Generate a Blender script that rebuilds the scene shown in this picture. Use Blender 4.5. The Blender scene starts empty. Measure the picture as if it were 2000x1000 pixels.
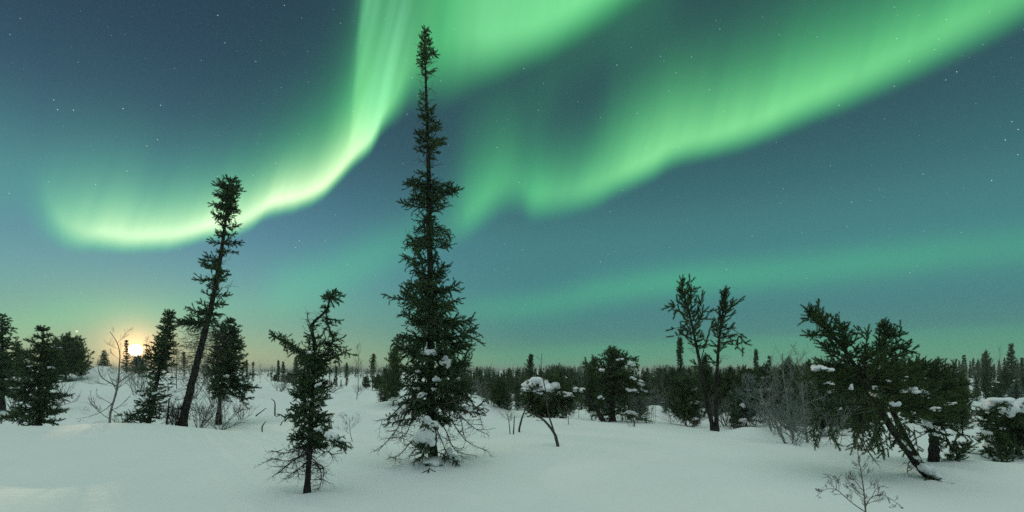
import bpy, math, random
import numpy as np
from mathutils import Vector

# ------------------------------------------------------------------ camera
SC = bpy.context.scene
COL = SC.collection
EYE = 1.6
HZ = 725.0                                   # picture row of the horizon in the 2000 x 1000 photograph
cam_data = bpy.data.cameras.new('camera')
cam_data.sensor_width = 36.0
cam_data.lens = 18.0
cam_data.shift_y = 0.1125
cam_data.clip_start = 0.05
cam_data.clip_end = 20000.0
cam = bpy.data.objects.new('camera', cam_data)
cam.location = (0, 0, EYE)
cam.rotation_euler = (math.radians(90), 0, 0)
COL.objects.link(cam)
SC.camera = cam

SC.view_settings.view_transform = 'Standard'
SC.view_settings.look = 'None'
SC.view_settings.gamma = 1.0
SC.view_settings.exposure = 0.0
SC.render.engine = 'CYCLES'
SC.cycles.use_denoising = False
SC.cycles.max_bounces = 6
SC.cycles.diffuse_bounces = 3
SC.cycles.glossy_bounces = 2
SC.cycles.transparent_max_bounces = 4
SC.cycles.sample_clamp_indirect = 4.0

MOON_AZ = math.degrees(math.atan2(265 - 1000, 1000))
MOON_EL = math.degrees(math.atan2(HZ - 684, math.hypot(1000, 735)))


def lin(c):
    out = []
    for v in c:
        v = v / 255.0
        out.append(v / 12.92 if v <= 0.04045 else ((v + 0.055) / 1.055) ** 2.4)
    return tuple(out)


def azel(px, py):
    """direction (degrees) of a point of the sky"""
    x, z = (px - 1000) / 1000.0, (HZ - py) / 1000.0
    return math.degrees(math.atan2(x, 1.0)), math.degrees(math.atan2(z, math.hypot(x, 1.0)))


# ------------------------------------------------------------------ the night sky
world = bpy.data.worlds.new('World')
SC.world = world
world.use_nodes = True
NT = world.node_tree
NT.nodes.clear()


class Ex:
    """a tiny expression wrapper round shader math nodes"""
    def __init__(self, s): self.s = s
    def __add__(self, o): return mth('ADD', self, o)
    __radd__ = __add__
    def __sub__(self, o): return mth('SUBTRACT', self, o)
    def __rsub__(self, o): return mth('SUBTRACT', o, self)
    def __mul__(self, o): return mth('MULTIPLY', self, o)
    __rmul__ = __mul__
    def __truediv__(self, o): return mth('DIVIDE', self, o)


def mth(op, a, b=None, c=None, clamp=False):
    n = NT.nodes.new('ShaderNodeMath')
    n.operation = op
    n.use_clamp = clamp
    for i, v in enumerate((a, b, c)):
        if v is None:
            continue
        if isinstance(v, Ex):
            NT.links.new(v.s, n.inputs[i])
        else:
            n.inputs[i].default_value = float(v)
    return Ex(n.outputs[0])


def emax(a, b): return mth('MAXIMUM', a, b)
def eexp(a): return mth('EXPONENT', a)


def smooth(x, a, b):
    n = NT.nodes.new('ShaderNodeMapRange')
    n.interpolation_type = 'SMOOTHSTEP'
    NT.links.new(x.s, n.inputs['Value'])
    for k, v in (('From Min', a), ('From Max', b)):
        if isinstance(v, Ex):
            NT.links.new(v.s, n.inputs[k])
        else:
            n.inputs[k].default_value = v
    n.inputs['To Min'].default_value = 0
    n.inputs['To Max'].default_value = 1
    return Ex(n.outputs['Result'])


def curve(x, pts):
    """piecewise smooth function of azimuth -60..60 degrees through pts"""
    pts = sorted(pts)
    lo = min(p[1] for p in pts)
    hi = max(p[1] for p in pts)
    if hi - lo < 1e-6:
        hi = lo + 1e-3
    n = NT.nodes.new('ShaderNodeFloatCurve')
    cv = n.mapping.curves[0]
    tt = [((p[0] + 60) / 120.0, (p[1] - lo) / (hi - lo)) for p in pts]
    if tt[0][0] > 0.0:
        tt.insert(0, (0.0, tt[0][1]))
    if tt[-1][0] < 1.0:
        tt.append((1.0, tt[-1][1]))
    cv.points[0].location = tt[0]
    cv.points[1].location = tt[-1]
    for q in tt[1:-1]:
        cv.points.new(q[0], q[1])
    for p in cv.points:
        p.handle_type = 'AUTO_CLAMPED'
    n.mapping.update()
    t = (x + 60.0) * (1 / 120.0)
    NT.links.new(t.s, n.inputs['Value'])
    return Ex(n.outputs['Value']) * (hi - lo) + lo


def ramp(x, stops):
    """colour ramp over 0..1 from (pos, sRGB)"""
    n = NT.nodes.new('ShaderNodeValToRGB')
    cr = n.color_ramp
    cr.interpolation = 'B_SPLINE' if len(stops) > 6 else 'EASE'
    cr.elements[0].position = stops[0][0]
    cr.elements[0].color = (*lin(stops[0][1]), 1)
    cr.elements[1].position = stops[-1][0]
    cr.elements[1].color = (*lin(stops[-1][1]), 1)
    for p, c in stops[1:-1]:
        e = cr.elements.new(p)
        e.color = (*lin(c), 1)
    NT.links.new(x.s, n.inputs[0])
    return n.outputs[0]


def vmath(op, a, b):
    n = NT.nodes.new('ShaderNodeVectorMath')
    n.operation = op
    for i, v in enumerate((a, b)):
        if isinstance(v, Ex):
            NT.links.new(v.s, n.inputs[i])
        elif hasattr(v, 'links'):
            NT.links.new(v, n.inputs[i])
        else:
            n.inputs[i].default_value = v
    return n.outputs['Value'] if op == 'DOT_PRODUCT' else n.outputs[0]


def vscale(vec, f):
    n = NT.nodes.new('ShaderNodeVectorMath')
    n.operation = 'SCALE'
    if hasattr(vec, 'links'):
        NT.links.new(vec, n.inputs[0])
    else:
        n.inputs[0].default_value = vec
    if isinstance(f, Ex):
        NT.links.new(f.s, n.inputs['Scale'])
    else:
        n.inputs['Scale'].default_value = f
    return n.outputs[0]


def vmix(a, b, f):
    n = NT.nodes.new('ShaderNodeMix')
    n.data_type = 'VECTOR'
    NT.links.new(f.s, n.inputs['Factor'])
    NT.links.new(a, n.inputs[4])
    if hasattr(b, 'links'):
        NT.links.new(b, n.inputs[5])
    else:
        n.inputs[5].default_value = b
    return n.outputs[1]


def noise(vec, scale, detail=2.0, rough=0.5):
    n = NT.nodes.new('ShaderNodeTexNoise')
    n.inputs['Scale'].default_value = scale
    n.inputs['Detail'].default_value = detail
    n.inputs['Roughness'].default_value = rough
    NT.links.new(vec, n.inputs['Vector'])
    return Ex(n.outputs[0])


def combine(x, y, z):
    n = NT.nodes.new('ShaderNodeCombineXYZ')
    for i, v in enumerate((x, y, z)):
        if isinstance(v, Ex):
            NT.links.new(v.s, n.inputs[i])
        else:
            n.inputs[i].default_value = v
    return n.outputs[0]


def build_sky():
    tc = NT.nodes.new('ShaderNodeTexCoord')
    D = tc.outputs['Generated']
    sep = NT.nodes.new('ShaderNodeSeparateXYZ')
    NT.links.new(D, sep.inputs[0])
    X, Y, Z = (Ex(sep.outputs[i]) for i in range(3))
    DEG = 180 / math.pi
    az = mth('ARCTAN2', X, Y) * DEG
    el = mth('ARCSINE', mth('MINIMUM', emax(Z, -1.0), 1.0)) * DEG

    # ---- clear sky, by elevation, warmer and bluer to the left where the moon stands
    e = mth('DIVIDE', el, 60.0, clamp=True)
    left = ramp(e, [(0, (196, 194, 146)), (2.4 / 60, (160, 186, 150)), (5.0 / 60, (128, 176, 158)), (9 / 60, (106, 164, 168)),
                    (13 / 60, (90, 138, 160)), (18 / 60, (72, 114, 134)), (23 / 60, (54, 86, 106)), (29 / 60, (45, 71, 90)), (36 / 60, (39, 61, 80))])
    right = ramp(e, [(0, (96, 158, 124)), (2.0 / 60, (90, 152, 128)), (4.5 / 60, (72, 130, 130)), (9 / 60, (72, 130, 136)),
                     (14 / 60, (70, 130, 134)), (18 / 60, (60, 108, 116)), (23 / 60, (50, 88, 97)), (29 / 60, (46, 78, 88)), (36 / 60, (42, 68, 80))])
    base = vmix(left, right, smooth(az, -34.0, 5.0))

    # slow unevenness along and across the bands
    ray_v = combine(az * 0.42 - el * 0.13, el * 0.03, 3.1)
    rays = noise(ray_v, 1.0, 2.5, 0.55)                       # fine upright curtains
    wide = noise(combine(az * 0.06, el * 0.09, 7.7), 1.0, 2.0)  # broad patches

    def A(pts, f=1.0):                                        # value by picture column
        return [(azel(p[0], 300)[0], p[1] * f) for p in pts]

    def edge(pts):
        return [azel(*p) for p in pts]

    K = 0.05                                                  # degrees of elevation per photograph pixel, roughly

    def band(azx, edge_pts, amp, hgt, soft, wob=0.5, ray=0.5, pw=1.0):
        ed = curve(azx, edge_pts) + (rays - 0.5) * wob
        d = el - ed
        a = curve(azx, amp)
        h = curve(azx, hgt)
        w = curve(azx, soft)
        up = smooth(d, w * -0.35, w)
        dec = eexp(mth('POWER', emax(d, 0.0) / h, pw) * -1.0)
        return a * up * dec * ((rays - 0.5) * ray + 1.0), up

    # ---- the left arc, sweeping from the lower left up past the tall spruce
    az1 = az - emax(el - 17.0, 0.0) * 0.09
    e1 = edge([(-60, 385), (20, 398), (66, 432), (100, 462), (150, 482), (220, 489), (300, 487), (400, 470), (470, 452), (520, 426), (580, 408), (620, 390),
               (650, 362), (685, 322), (715, 294), (735, 252), (765, 222), (795, 192), (830, 182), (870, 168), (930, 140)])
    b1, b1_up = band(az1, e1,
              A([(-60, .22), (20, .20), (60, .32), (90, .60), (130, 1.0), (220, 1.45), (330, 1.62), (450, 1.70), (580, 1.72), (680, 1.55), (730, 1.22), (770, .92), (815, .66), (850, .38), (880, .12), (920, 0.0)]),
              A([(-60, 3.0), (60, 3.4), (120, 4.0), (220, 4.0), (330, 3.5), (450, 3.5), (560, 4.0), (640, 5.4), (672, 7.4), (694, 13.0), (730, 12.5), (780, 15.0), (850, 18.0)]),
              A([(-60, 6.0), (60, 5.0), (110, 2.6), (200, 1.7), (400, 1.5), (560, 1.5), (700, 1.6), (760, 3.0), (850, 5.0)]), 0.9, 0.30, 1.25)
    # the wide faint veil above that arc
    b1b, b1b_up = band(az1, e1,
               A([(-60, .46), (20, .42), (60, .32), (110, .22), (220, .19), (400, .15), (560, .14), (660, .15), (700, .10), (760, .02), (800, 0)]),
               A([(-60, 2.6), (80, 3.0), (300, 4.2), (700, 6.0)]),
               A([(-60, 9.0), (60, 8.0), (120, 3.5), (400, 3.0), (700, 3.0)]), 0.4, 0.3)
    # ---- the bright patch at the top, right of the tall spruce
    e2 = edge([(780, 220), (850, 196), (880, 184), (920, 164), (980, 142), (1040, 118), (1100, 88), (1160, 52), (1210, 16), (1260, -22), (1330, -80)])
    az2 = az - emax(el - 26.0, 0.0) * 0.05
    b2, b2_up = band(az2, e2,
              A([(800, .0), (815, .06), (845, .26), (875, .60), (915, .90), (960, 1.0), (1060, 1.0), (1180, .95), (1300, .7), (1420, .3)]),
              A([(800, 40), (1300, 40)]),
              A([(800, 6.5), (900, 5.0), (1000, 3.6), (1100, 3.2), (1300, 3.4)]), 0.6, 0.2)
    # dim green right of that patch
    b2b, b2b_up = band(az, edge([(1000, 260), (1100, 190), (1160, 150), (1230, 110), (1300, 60), (1400, -20)]),
               A([(980, 0), (1080, .10), (1160, .17), (1230, .20), (1300, .14), (1400, .03), (1460, 0)]),
               A([(980, 20), (1400, 20)]), A([(980, 6), (1400, 6)]), 0.5, 0.3)
    # ---- the long diagonal on the right with its curl in the middle of the sky
    e3 = edge([(800, 520), (850, 492), (890, 474), (930, 448), (965, 420), (985, 408), (1005, 404), (1025, 412), (1045, 422), (1100, 416), (1150, 404), (1200, 380), (1270, 350),
               (1335, 316), (1400, 302), (1480, 278), (1560, 244), (1650, 208), (1750, 164), (1850, 116), (1930, 76), (2000, 38), (2110, -25), (2250, -110)])
    b3, b3_up = band(az, e3,
              A([(800, 0), (850, .10), (900, .38), (945, .60), (985, .56), (1010, .54), (1045, .70), (1100, .80), (1200, 1.06), (1300, 1.16), (1450, 1.16), (1600, 1.1), (1800, 1.02), (2000, 1.0), (2200, .8)]),
              A([(800, 4.0), (900, 5.4), (960, 6.0), (1010, 5.6), (1080, 4.6), (1180, 5.3), (1270, 6.6), (1340, 6.3), (1450, 6.0), (1600, 5.5), (1750, 4.9), (2000, 4.3), (2200, 4.0)]),
              A([(800, 4.0), (900, 3.0), (980, 3.2), (1050, 2.9), (1150, 2.6), (1300, 2.2), (1500, 2.3), (1800, 2.6), (2100, 2.8)]), 0.35, 0.30, 1.7)
    b3b, b3b_up = band(az, e3,
               A([(800, 0), (900, .14), (960, .24), (1010, .20), (1040, .34), (1065, .24), (1150, .06), (1300, .04), (1450, .10), (1600, .20), (1800, .24), (2000, .22), (2200, .2)]),
               A([(800, 7.0), (1040, 7.0), (1300, 6.0), (1600, 8.0), (2200, 9.0)]),
               A([(800, 5.0), (1050, 4.0), (1500, 4.0), (2100, 4.0)]), 0.3, 0.4)

    # ---- weak quiet arcs lower down
    def quiet(pts, amp, wid):
        d = (el - curve(az, edge(pts))) / wid
        return eexp(d * d * -1.0) * curve(az, A(amp)) * ((wide - 0.5) * 0.9 + 1.0)
    q1 = quiet([(-100, 640), (150, 612), (400, 606), (600, 600), (900, 606), (1050, 596), (1200, 566), (1350, 546), (1500, 534), (1700, 512), (1850, 496), (2050, 476)],
               [(-100, .14), (150, .22), (350, .21), (520, .08), (800, .05), (950, .14), (1100, .20), (1300, .27), (1500, .28), (1700, .25), (2050, .20)], 1.7)
    q2 = quiet([(400, 600), (520, 570), (620, 545), (700, 515), (780, 480), (860, 440), (950, 420)],
               [(420, 0), (520, .10), (600, .25), (680, .26), (760, .22), (830, .15), (900, 0)], 2.6)
    low_top = curve(az, edge([(-100, 690), (600, 690), (850, 690), (1100, 677), (1400, 662), (1700, 648), (2050, 632)]))
    q3 = (1.0 - smooth(el, low_top - 0.5, low_top + 0.5)) * curve(az, A([(-100, 0), (700, .02), (950, .07), (1300, .085), (1700, .085), (2050, .08)])) * ((wide - 0.5) * 0.8 + 1.0)

    front = smooth(Y, 0.05, 0.35)
    total = (b1 + b1b + b2 + b2b + b3 + b3b) * front
    weak = (q1 + q2 + q3) * front
    I = total + weak
    # oxygen green, paler where it is strong
    green = vscale((0.065, 0.60, 0.165), I)
    pale = vscale((0.42, 0.16, 0.20), mth('POWER', b1, 2.2) * (1.0 - smooth(el, 18.0, 28.0) * 0.75) + mth('POWER', b3, 2.0) * 0.30)
    pale = vmath('ADD', pale, vscale((0.135, 0.14, 0.115), mth('POWER', b2, 2.0)))
    white_streak = vscale((0.07, 0.16, 0.13), smooth(az, -18.0, -15.6) * (1.0 - smooth(az1, -14.8, -11.5)) * smooth(el, 15.0, 24.0) * smooth(rays, 0.3, 0.75) * b1_up)
    sky = vscale(base, 1.0 - mth('MINIMUM', I, 1.0) * 0.45)
    sky = vmath('ADD', sky, vmath('ADD', green, vmath('ADD', pale, vscale(white_streak, front))))

    # ---- air lit up round the low moon
    ma, me = math.radians(MOON_AZ), math.radians(MOON_EL)
    mdir = (math.sin(ma) * math.cos(me), math.cos(ma) * math.cos(me), math.sin(me))
    dot = Ex(vmath('DOT_PRODUCT', D, mdir))
    ang = mth('ARCCOSINE', mth('MINIMUM', dot, 1.0)) * DEG
    halo = vmath('ADD', vscale((2.8, 1.40, 0.56), eexp(ang * -0.95)), vscale((0.13, 0.068, 0.016), eexp(ang * -0.21)))
    sky = vmath('ADD', sky, halo)

    # ---- stars
    vor = NT.nodes.new('ShaderNodeTexVoronoi')
    vor.inputs['Scale'].default_value = 150.0
    NT.links.new(D, vor.inputs['Vector'])
    sc = NT.nodes.new('ShaderNodeSeparateColor')
    NT.links.new(vor.outputs['Color'], sc.inputs[0])
    pick = Ex(sc.outputs[0])
    lum = mth('POWER', smooth(pick, 0.70, 1.0), 6.0) * 1.1 + smooth(pick, 0.58, 0.74) * 0.14
    spot = 1.0 - smooth(Ex(vor.outputs['Distance']), 0.02, 0.115)
    stars = spot * lum * smooth(el, 2.0, 14.0) * (1.0 - mth('MINIMUM', total, 1.0) * 0.5)
    tint = vmix(combine(0.75, 0.9, 1.0), (1.0, 0.85, 0.65), smooth(Ex(sc.outputs[2]), 0.55, 1.0))
    sky = vmath('ADD', sky, vscale(tint, stars))
    # one bright planet low on the left
    pa, pe = (math.radians(v) for v in azel(150, 647))
    pd = Ex(vmath('DOT_PRODUCT', D, (math.sin(pa) * math.cos(pe), math.cos(pa) * math.cos(pe), math.sin(pe))))
    sky = vmath('ADD', sky, vscale((0.6, 0.56, 0.4), smooth(pd, math.cos(math.radians(0.11)), math.cos(math.radians(0.04)))))

    # ---- fill glow added to the unseen sky overhead and behind, to light the snow
    crown = smooth(el, 40.0, 66.0) * ((noise(vscale(D, 2.6), 1.0, 2.0) - 0.5) * 0.7 + 1.0)  # mask of the added overhead fill, above the view
    sky = vmath('ADD', sky, vscale((OVERHEAD_FILL[0], OVERHEAD_FILL[1], OVERHEAD_FILL[2]), crown))
    back = (1.0 - smooth(Y, -0.5, 0.25)) * smooth(el, 4.0, 30.0)  # mask of the added fill behind the camera
    sky = vmath('ADD', sky, vscale((REAR_FILL[0], REAR_FILL[1], REAR_FILL[2]), back))

    bg = NT.nodes.new('ShaderNodeBackground')
    out = NT.nodes.new('ShaderNodeOutputWorld')
    NT.links.new(sky, bg.inputs['Color'])
    bg.inputs['Strength'].default_value = 1.0
    NT.links.new(bg.outputs[0], out.inputs['Surface'])


OVERHEAD_FILL = (0.86, 1.03, 0.93)  # colour of the made-up glow overhead that brightens the snow
REAR_FILL = (0.17, 0.20, 0.185)  # colour of the made-up glow behind the camera
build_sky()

# the moon's light, low from the left
sun_data = bpy.data.lights.new('moonlight', 'SUN')
sun_data.energy = 1.1
sun_data.angle = math.radians(0.5)
sun_data.color = (1.0, 0.74, 0.46)
sun = bpy.data.objects.new('moonlight', sun_data)
_a, _e = math.radians(MOON_AZ), math.radians(MOON_EL + 1.3)
_d = Vector((math.sin(_a) * math.cos(_e), math.cos(_a) * math.cos(_e), math.sin(_e)))
sun.rotation_euler = (-_d).to_track_quat('-Z', 'Y').to_euler()
sun.location = _d * 50
COL.objects.link(sun)

# ------------------------------------------------------------------ materials
def material(name, build):
    m = bpy.data.materials.new(name)
    m.use_nodes = True
    nt = m.node_tree
    b = nt.nodes['Principled BSDF']
    build(nt, b)
    return m


def two_tone(c1, c2, scale, rough=0.9, bump=0.0, bump_scale=40.0, detail=4.0, spec=0.1, stretch=None):
    def f(nt, b):
        tc = nt.nodes.new('ShaderNodeTexCoord')
        src = tc.outputs['Object']
        if stretch:
            mp = nt.nodes.new('ShaderNodeMapping')
            mp.inputs['Scale'].default_value = stretch
            nt.links.new(src, mp.inputs[0])
            src = mp.outputs[0]
        n = nt.nodes.new('ShaderNodeTexNoise')
        n.inputs['Scale'].default_value = scale
        n.inputs['Detail'].default_value = detail
        nt.links.new(src, n.inputs['Vector'])
        r = nt.nodes.new('ShaderNodeValToRGB')
        r.color_ramp.elements[0].position = 0.32
        r.color_ramp.elements[1].position = 0.68
        r.color_ramp.elements[0].color = (*c1, 1)
        r.color_ramp.elements[1].color = (*c2, 1)
        nt.links.new(n.outputs[0], r.inputs[0])
        nt.links.new(r.outputs[0], b.inputs['Base Color'])
        b.inputs['Roughness'].default_value = rough
        b.inputs['Specular IOR Level'].default_value = spec
        if bump:
            n2 = nt.nodes.new('ShaderNodeTexNoise')
            n2.inputs['Scale'].default_value = bump_scale
            n2.inputs['Detail'].default_value = 5.0
            nt.links.new(src, n2.inputs['Vector'])
            bp = nt.nodes.new('ShaderNodeBump')
            bp.inputs['Strength'].default_value = bump
            bp.inputs['Distance'].default_value = 0.02
            nt.links.new(n2.outputs[0], bp.inputs['Height'])
            nt.links.new(bp.outputs[0], b.inputs['Normal'])
    return f


M_SNOW = material('snow_ground', two_tone((0.80, 0.80, 0.80), (0.86, 0.86, 0.86), 0.35, 0.7, 0.55, 5.0, 7.0, 0.2))
M_CLUMP = material('snow_on_branches', two_tone((0.80, 0.79, 0.80), (0.88, 0.87, 0.88), 3.0, 0.75, 0.12, 14.0, 4.0, 0.15))
M_SPRUCE = material('spruce_needles', two_tone((0.028, 0.054, 0.026), (0.100, 0.150, 0.064), 2.2, 0.75, spec=0.15))
M_PINE = material('pine_needles', two_tone((0.034, 0.062, 0.024), (0.095, 0.140, 0.052), 2.0, 0.75, spec=0.15))
M_FROST = material('rimed_needles', two_tone((0.10, 0.145, 0.11), (0.27, 0.32, 0.285), 2.0, 0.8, spec=0.15))
M_RIME = material('rimed_twigs', two_tone((0.12, 0.135, 0.122), (0.27, 0.295, 0.27), 5.0, 0.85))
M_BARK = material('dark_bark', two_tone((0.014, 0.013, 0.012), (0.050, 0.044, 0.038), 14.0, 0.95, 0.9, 30.0, stretch=(1, 1, 0.35)))
M_DEAD = material('dead_twigs', two_tone((0.050, 0.042, 0.034), (0.110, 0.095, 0.080), 5.0, 0.95))
M_BIRCH = material('pale_bark', two_tone((0.150, 0.140, 0.120), (0.300, 0.285, 0.250), 6.0, 0.9, stretch=(1, 1, 2.5)))
M_TWIG = material('grey_twigs', two_tone((0.095, 0.088, 0.076), (0.210, 0.200, 0.175), 6.0, 0.9))


def moon_mat(nt, b):
    b.inputs['Base Color'].default_value = (0.4, 0.38, 0.35, 1)
    b.inputs['Emission Color'].default_value = (1.0, 0.93, 0.76, 1)
    b.inputs['Emission Strength'].default_value = 8.0


M_MOON = material('moon_surface', moon_mat)

# ------------------------------------------------------------------ mesh helpers
def unit(v):
    v = np.asarray(v, float)
    return v / np.maximum(np.linalg.norm(v, axis=-1, keepdims=True), 1e-9)


class Geo:
    def __init__(self):
        self.v, self.t, self.q, self.tm, self.qm, self.n = [], [], [], [], [], 0

    def add(self, v, tris=None, quads=None, mat=0):
        v = np.asarray(v, np.float32).reshape(-1, 3)
        if tris is not None and len(tris):
            a = np.asarray(tris, np.int64).reshape(-1, 3) + self.n
            self.t.append(a); self.tm.append(np.full(len(a), mat, np.int32))
        if quads is not None and len(quads):
            a = np.asarray(quads, np.int64).reshape(-1, 4) + self.n
            self.q.append(a); self.qm.append(np.full(len(a), mat, np.int32))
        self.v.append(v)
        self.n += len(v)

    def mesh(self, name, mats, smooth=True, off=(0, 0, 0)):
        me = bpy.data.meshes.new(name)
        V = np.concatenate(self.v) - np.asarray(off, np.float32)
        T = np.concatenate(self.t) if self.t else np.zeros((0, 3), np.int64)
        Q = np.concatenate(self.q) if self.q else np.zeros((0, 4), np.int64)
        mi = np.concatenate((self.tm or [np.zeros(0, np.int32)]) + (self.qm or [np.zeros(0, np.int32)]))
        me.vertices.add(len(V))
        me.vertices.foreach_set('co', V.astype(np.float32).ravel())
        me.loops.add(T.size + Q.size)
        me.loops.foreach_set('vertex_index', np.concatenate([T.ravel(), Q.ravel()]).astype(np.int32))
        me.polygons.add(len(T) + len(Q))
        st = np.concatenate([np.arange(len(T)) * 3, T.size + np.arange(len(Q)) * 4]).astype(np.int32)
        me.polygons.foreach_set('loop_start', st)
        for m in mats:
            me.materials.append(m)
        me.polygons.foreach_set('material_index', mi)
        me.polygons.foreach_set('use_smooth', np.full(len(T) + len(Q), smooth))
        me.update(calc_edges=True)
        me.validate()
        return me


def link(name, me, parent=None, loc=None):
    o = bpy.data.objects.new(name, me)
    COL.objects.link(o)
    if parent:
        o.parent = parent
    if loc is not None:
        o.location = loc
    return o


def tag(o, label, cat, group=None):
    o['label'] = label
    o['category'] = cat
    if group:
        o['group'] = group
    return o


def thing(name, loc, label, cat, group=None):
    o = bpy.data.objects.new(name, None)
    o.empty_display_size = 0.2
    o.location = loc
    COL.objects.link(o)
    return tag(o, label, cat, group)


def copy_tree(root, loc, rz=0.0, sc=(1, 1, 1), label=None, group=None):
    r = root.copy()
    COL.objects.link(r)
    r.location = loc
    r.rotation_euler = (0, 0, rz)
    r.scale = sc
    if label: r['label'] = label
    if group: r['group'] = group
    for ch in root.children:
        c = ch.copy()
        COL.objects.link(c)
        c.parent = r
    return r


def P(px, py, Y):
    """a point of the place seen at photograph pixel (px, py), Y metres ahead"""
    return np.array([(px - 1000) / 1000.0 * Y, Y, EYE + (HZ - py) / 1000.0 * Y])


def spline(pts, n):
    pts = np.asarray(pts, float)
    if len(pts) == 2:
        t = np.linspace(0, 1, n)[:, None]
        return pts[0] * (1 - t) + pts[1] * t
    p = np.vstack([2 * pts[0] - pts[1], pts, 2 * pts[-1] - pts[-2]])
    m = len(pts) - 1
    u = np.linspace(0, m - 1e-6, n)
    i = u.astype(int)
    t = (u - i)[:, None]
    a, b, c, d = p[i], p[i + 1], p[i + 2], p[i + 3]
    return 0.5 * (2 * b + (c - a) * t + (2 * a - 5 * b + 4 * c - d) * t ** 2 + (3 * b - a - 3 * c + d) * t ** 3)


def tube(G, pts, rad, sides=6, mat=0, rough=0.0, rng=None, cap=True):
    pts = np.asarray(pts, float)
    n = len(pts)
    rad = np.broadcast_to(np.asarray(rad, float), (n,))
    tan = unit(np.gradient(pts, axis=0))
    ref = np.array([0.31, 0.87, 0.38]) if abs(tan[:, 2]).mean() > 0.6 else np.array([0.05, 0.03, 1.0])
    a = unit(np.cross(tan, ref))
    b = np.cross(tan, a)
    th = np.arange(sides) / sides * 2 * math.pi
    r = rad[:, None] * np.ones((n, sides))
    if rough and rng is not None:
        r = r * (1 + rng.normal(0, rough, (n, sides)))
    ring = pts[:, None, :] + r[..., None] * (np.cos(th)[None, :, None] * a[:, None, :] + np.sin(th)[None, :, None] * b[:, None, :])
    i = np.arange(n - 1)[:, None] * sides
    j = np.arange(sides)[None, :]
    k = (np.arange(sides) + 1)[None, :] % sides
    q = np.stack([i + j, i + k, i + k + sides, i + j + sides], -1).reshape(-1, 4)
    v = ring.reshape(-1, 3)
    tr = None
    if cap:
        v = np.vstack([v, pts[-1:] + tan[-1:] * rad[-1]])
        tr = [(int((n - 1) * sides + s), int((n - 1) * sides + (s + 1) % sides), n * sides) for s in range(sides)]
    G.add(v, tr, q, mat)


def needle_template(n, length, width, lo, hi, seed, stem=0.035):
    """one short shoot along +x of unit length with needles all round it"""
    rng = np.random.default_rng(seed)
    V, T = [], []
    def tri(a, b, c):
        k = len(V)
        V.extend([a, b, c]); T.append((k, k + 1, k + 2))
    for ang in (0.0, math.pi / 2):
        s = np.array([0, math.cos(ang), math.sin(ang)]) * stem
        tri(np.zeros(3) - s, np.zeros(3) + s, np.array([1.05, 0, 0]))
    for i in range(n):
        t = (i + rng.random()) / n
        ph = i * 2.399 + rng.normal(0, 0.3)
        a = rng.uniform(lo, hi)
        d = np.array([math.cos(a), math.sin(a) * math.cos(ph), math.sin(a) * math.sin(ph)])
        w = np.cross(d, [1, 0, 0]); w = w / np.linalg.norm(w)
        w = w * math.cos(i) + np.cross(w, d) * math.sin(i)
        L = length * rng.uniform(0.8, 1.15)
        p = np.array([t, 0, 0])
        tri(p - w * width * 0.5, p + w * width * 0.5, p + d * L)
    return np.array(V), np.array(T)


TPL = {
    'spruce': [needle_template(30, 0.34, 0.135, 0.7, 1.15, s) for s in (1, 2, 3)],
    'pine': [needle_template(32, 0.42, 0.10, 0.55, 1.1, s) for s in (4, 5, 6)],
    'pine_tuft': [needle_template(60, 0.27, 0.075, 0.5, 1.05, s) for s in (14, 15, 16)],
    'spruce_far': [needle_template(10, 0.60, 0.20, 0.7, 1.2, s) for s in (7, 8)],
    'pine_far': [needle_template(12, 0.65, 0.18, 0.5, 1.2, s) for s in (9, 10)],
    'twig': [needle_template(4, 0.55, 0.035, 0.5, 0.9, s, 0.028) for s in (11, 12, 13)],
}


def shoots(G, S, D, L, kind, rng, mat=0):
    S, D, L = np.asarray(S), unit(D), np.asarray(L)
    if not len(S):
        return
    r = unit(rng.normal(size=S.shape))
    U = unit(np.cross(D, r))
    W = np.cross(D, U)
    which = rng.integers(0, len(TPL[kind]), len(S))
    for w, (TV, TT) in enumerate(TPL[kind]):
        m = which == w
        if not m.any():
            continue
        s, d, u, x, l = S[m], D[m], U[m], W[m], L[m]
        v = s[:, None] + l[:, None, None] * (TV[None, :, 0:1] * d[:, None] + TV[None, :, 1:2] * u[:, None] + TV[None, :, 2:3] * x[:, None])
        t = TT[None] + (np.arange(len(s)) * len(TV))[:, None, None]
        G.add(v.reshape(-1, 3), t.reshape(-1, 3), None, mat)


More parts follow.
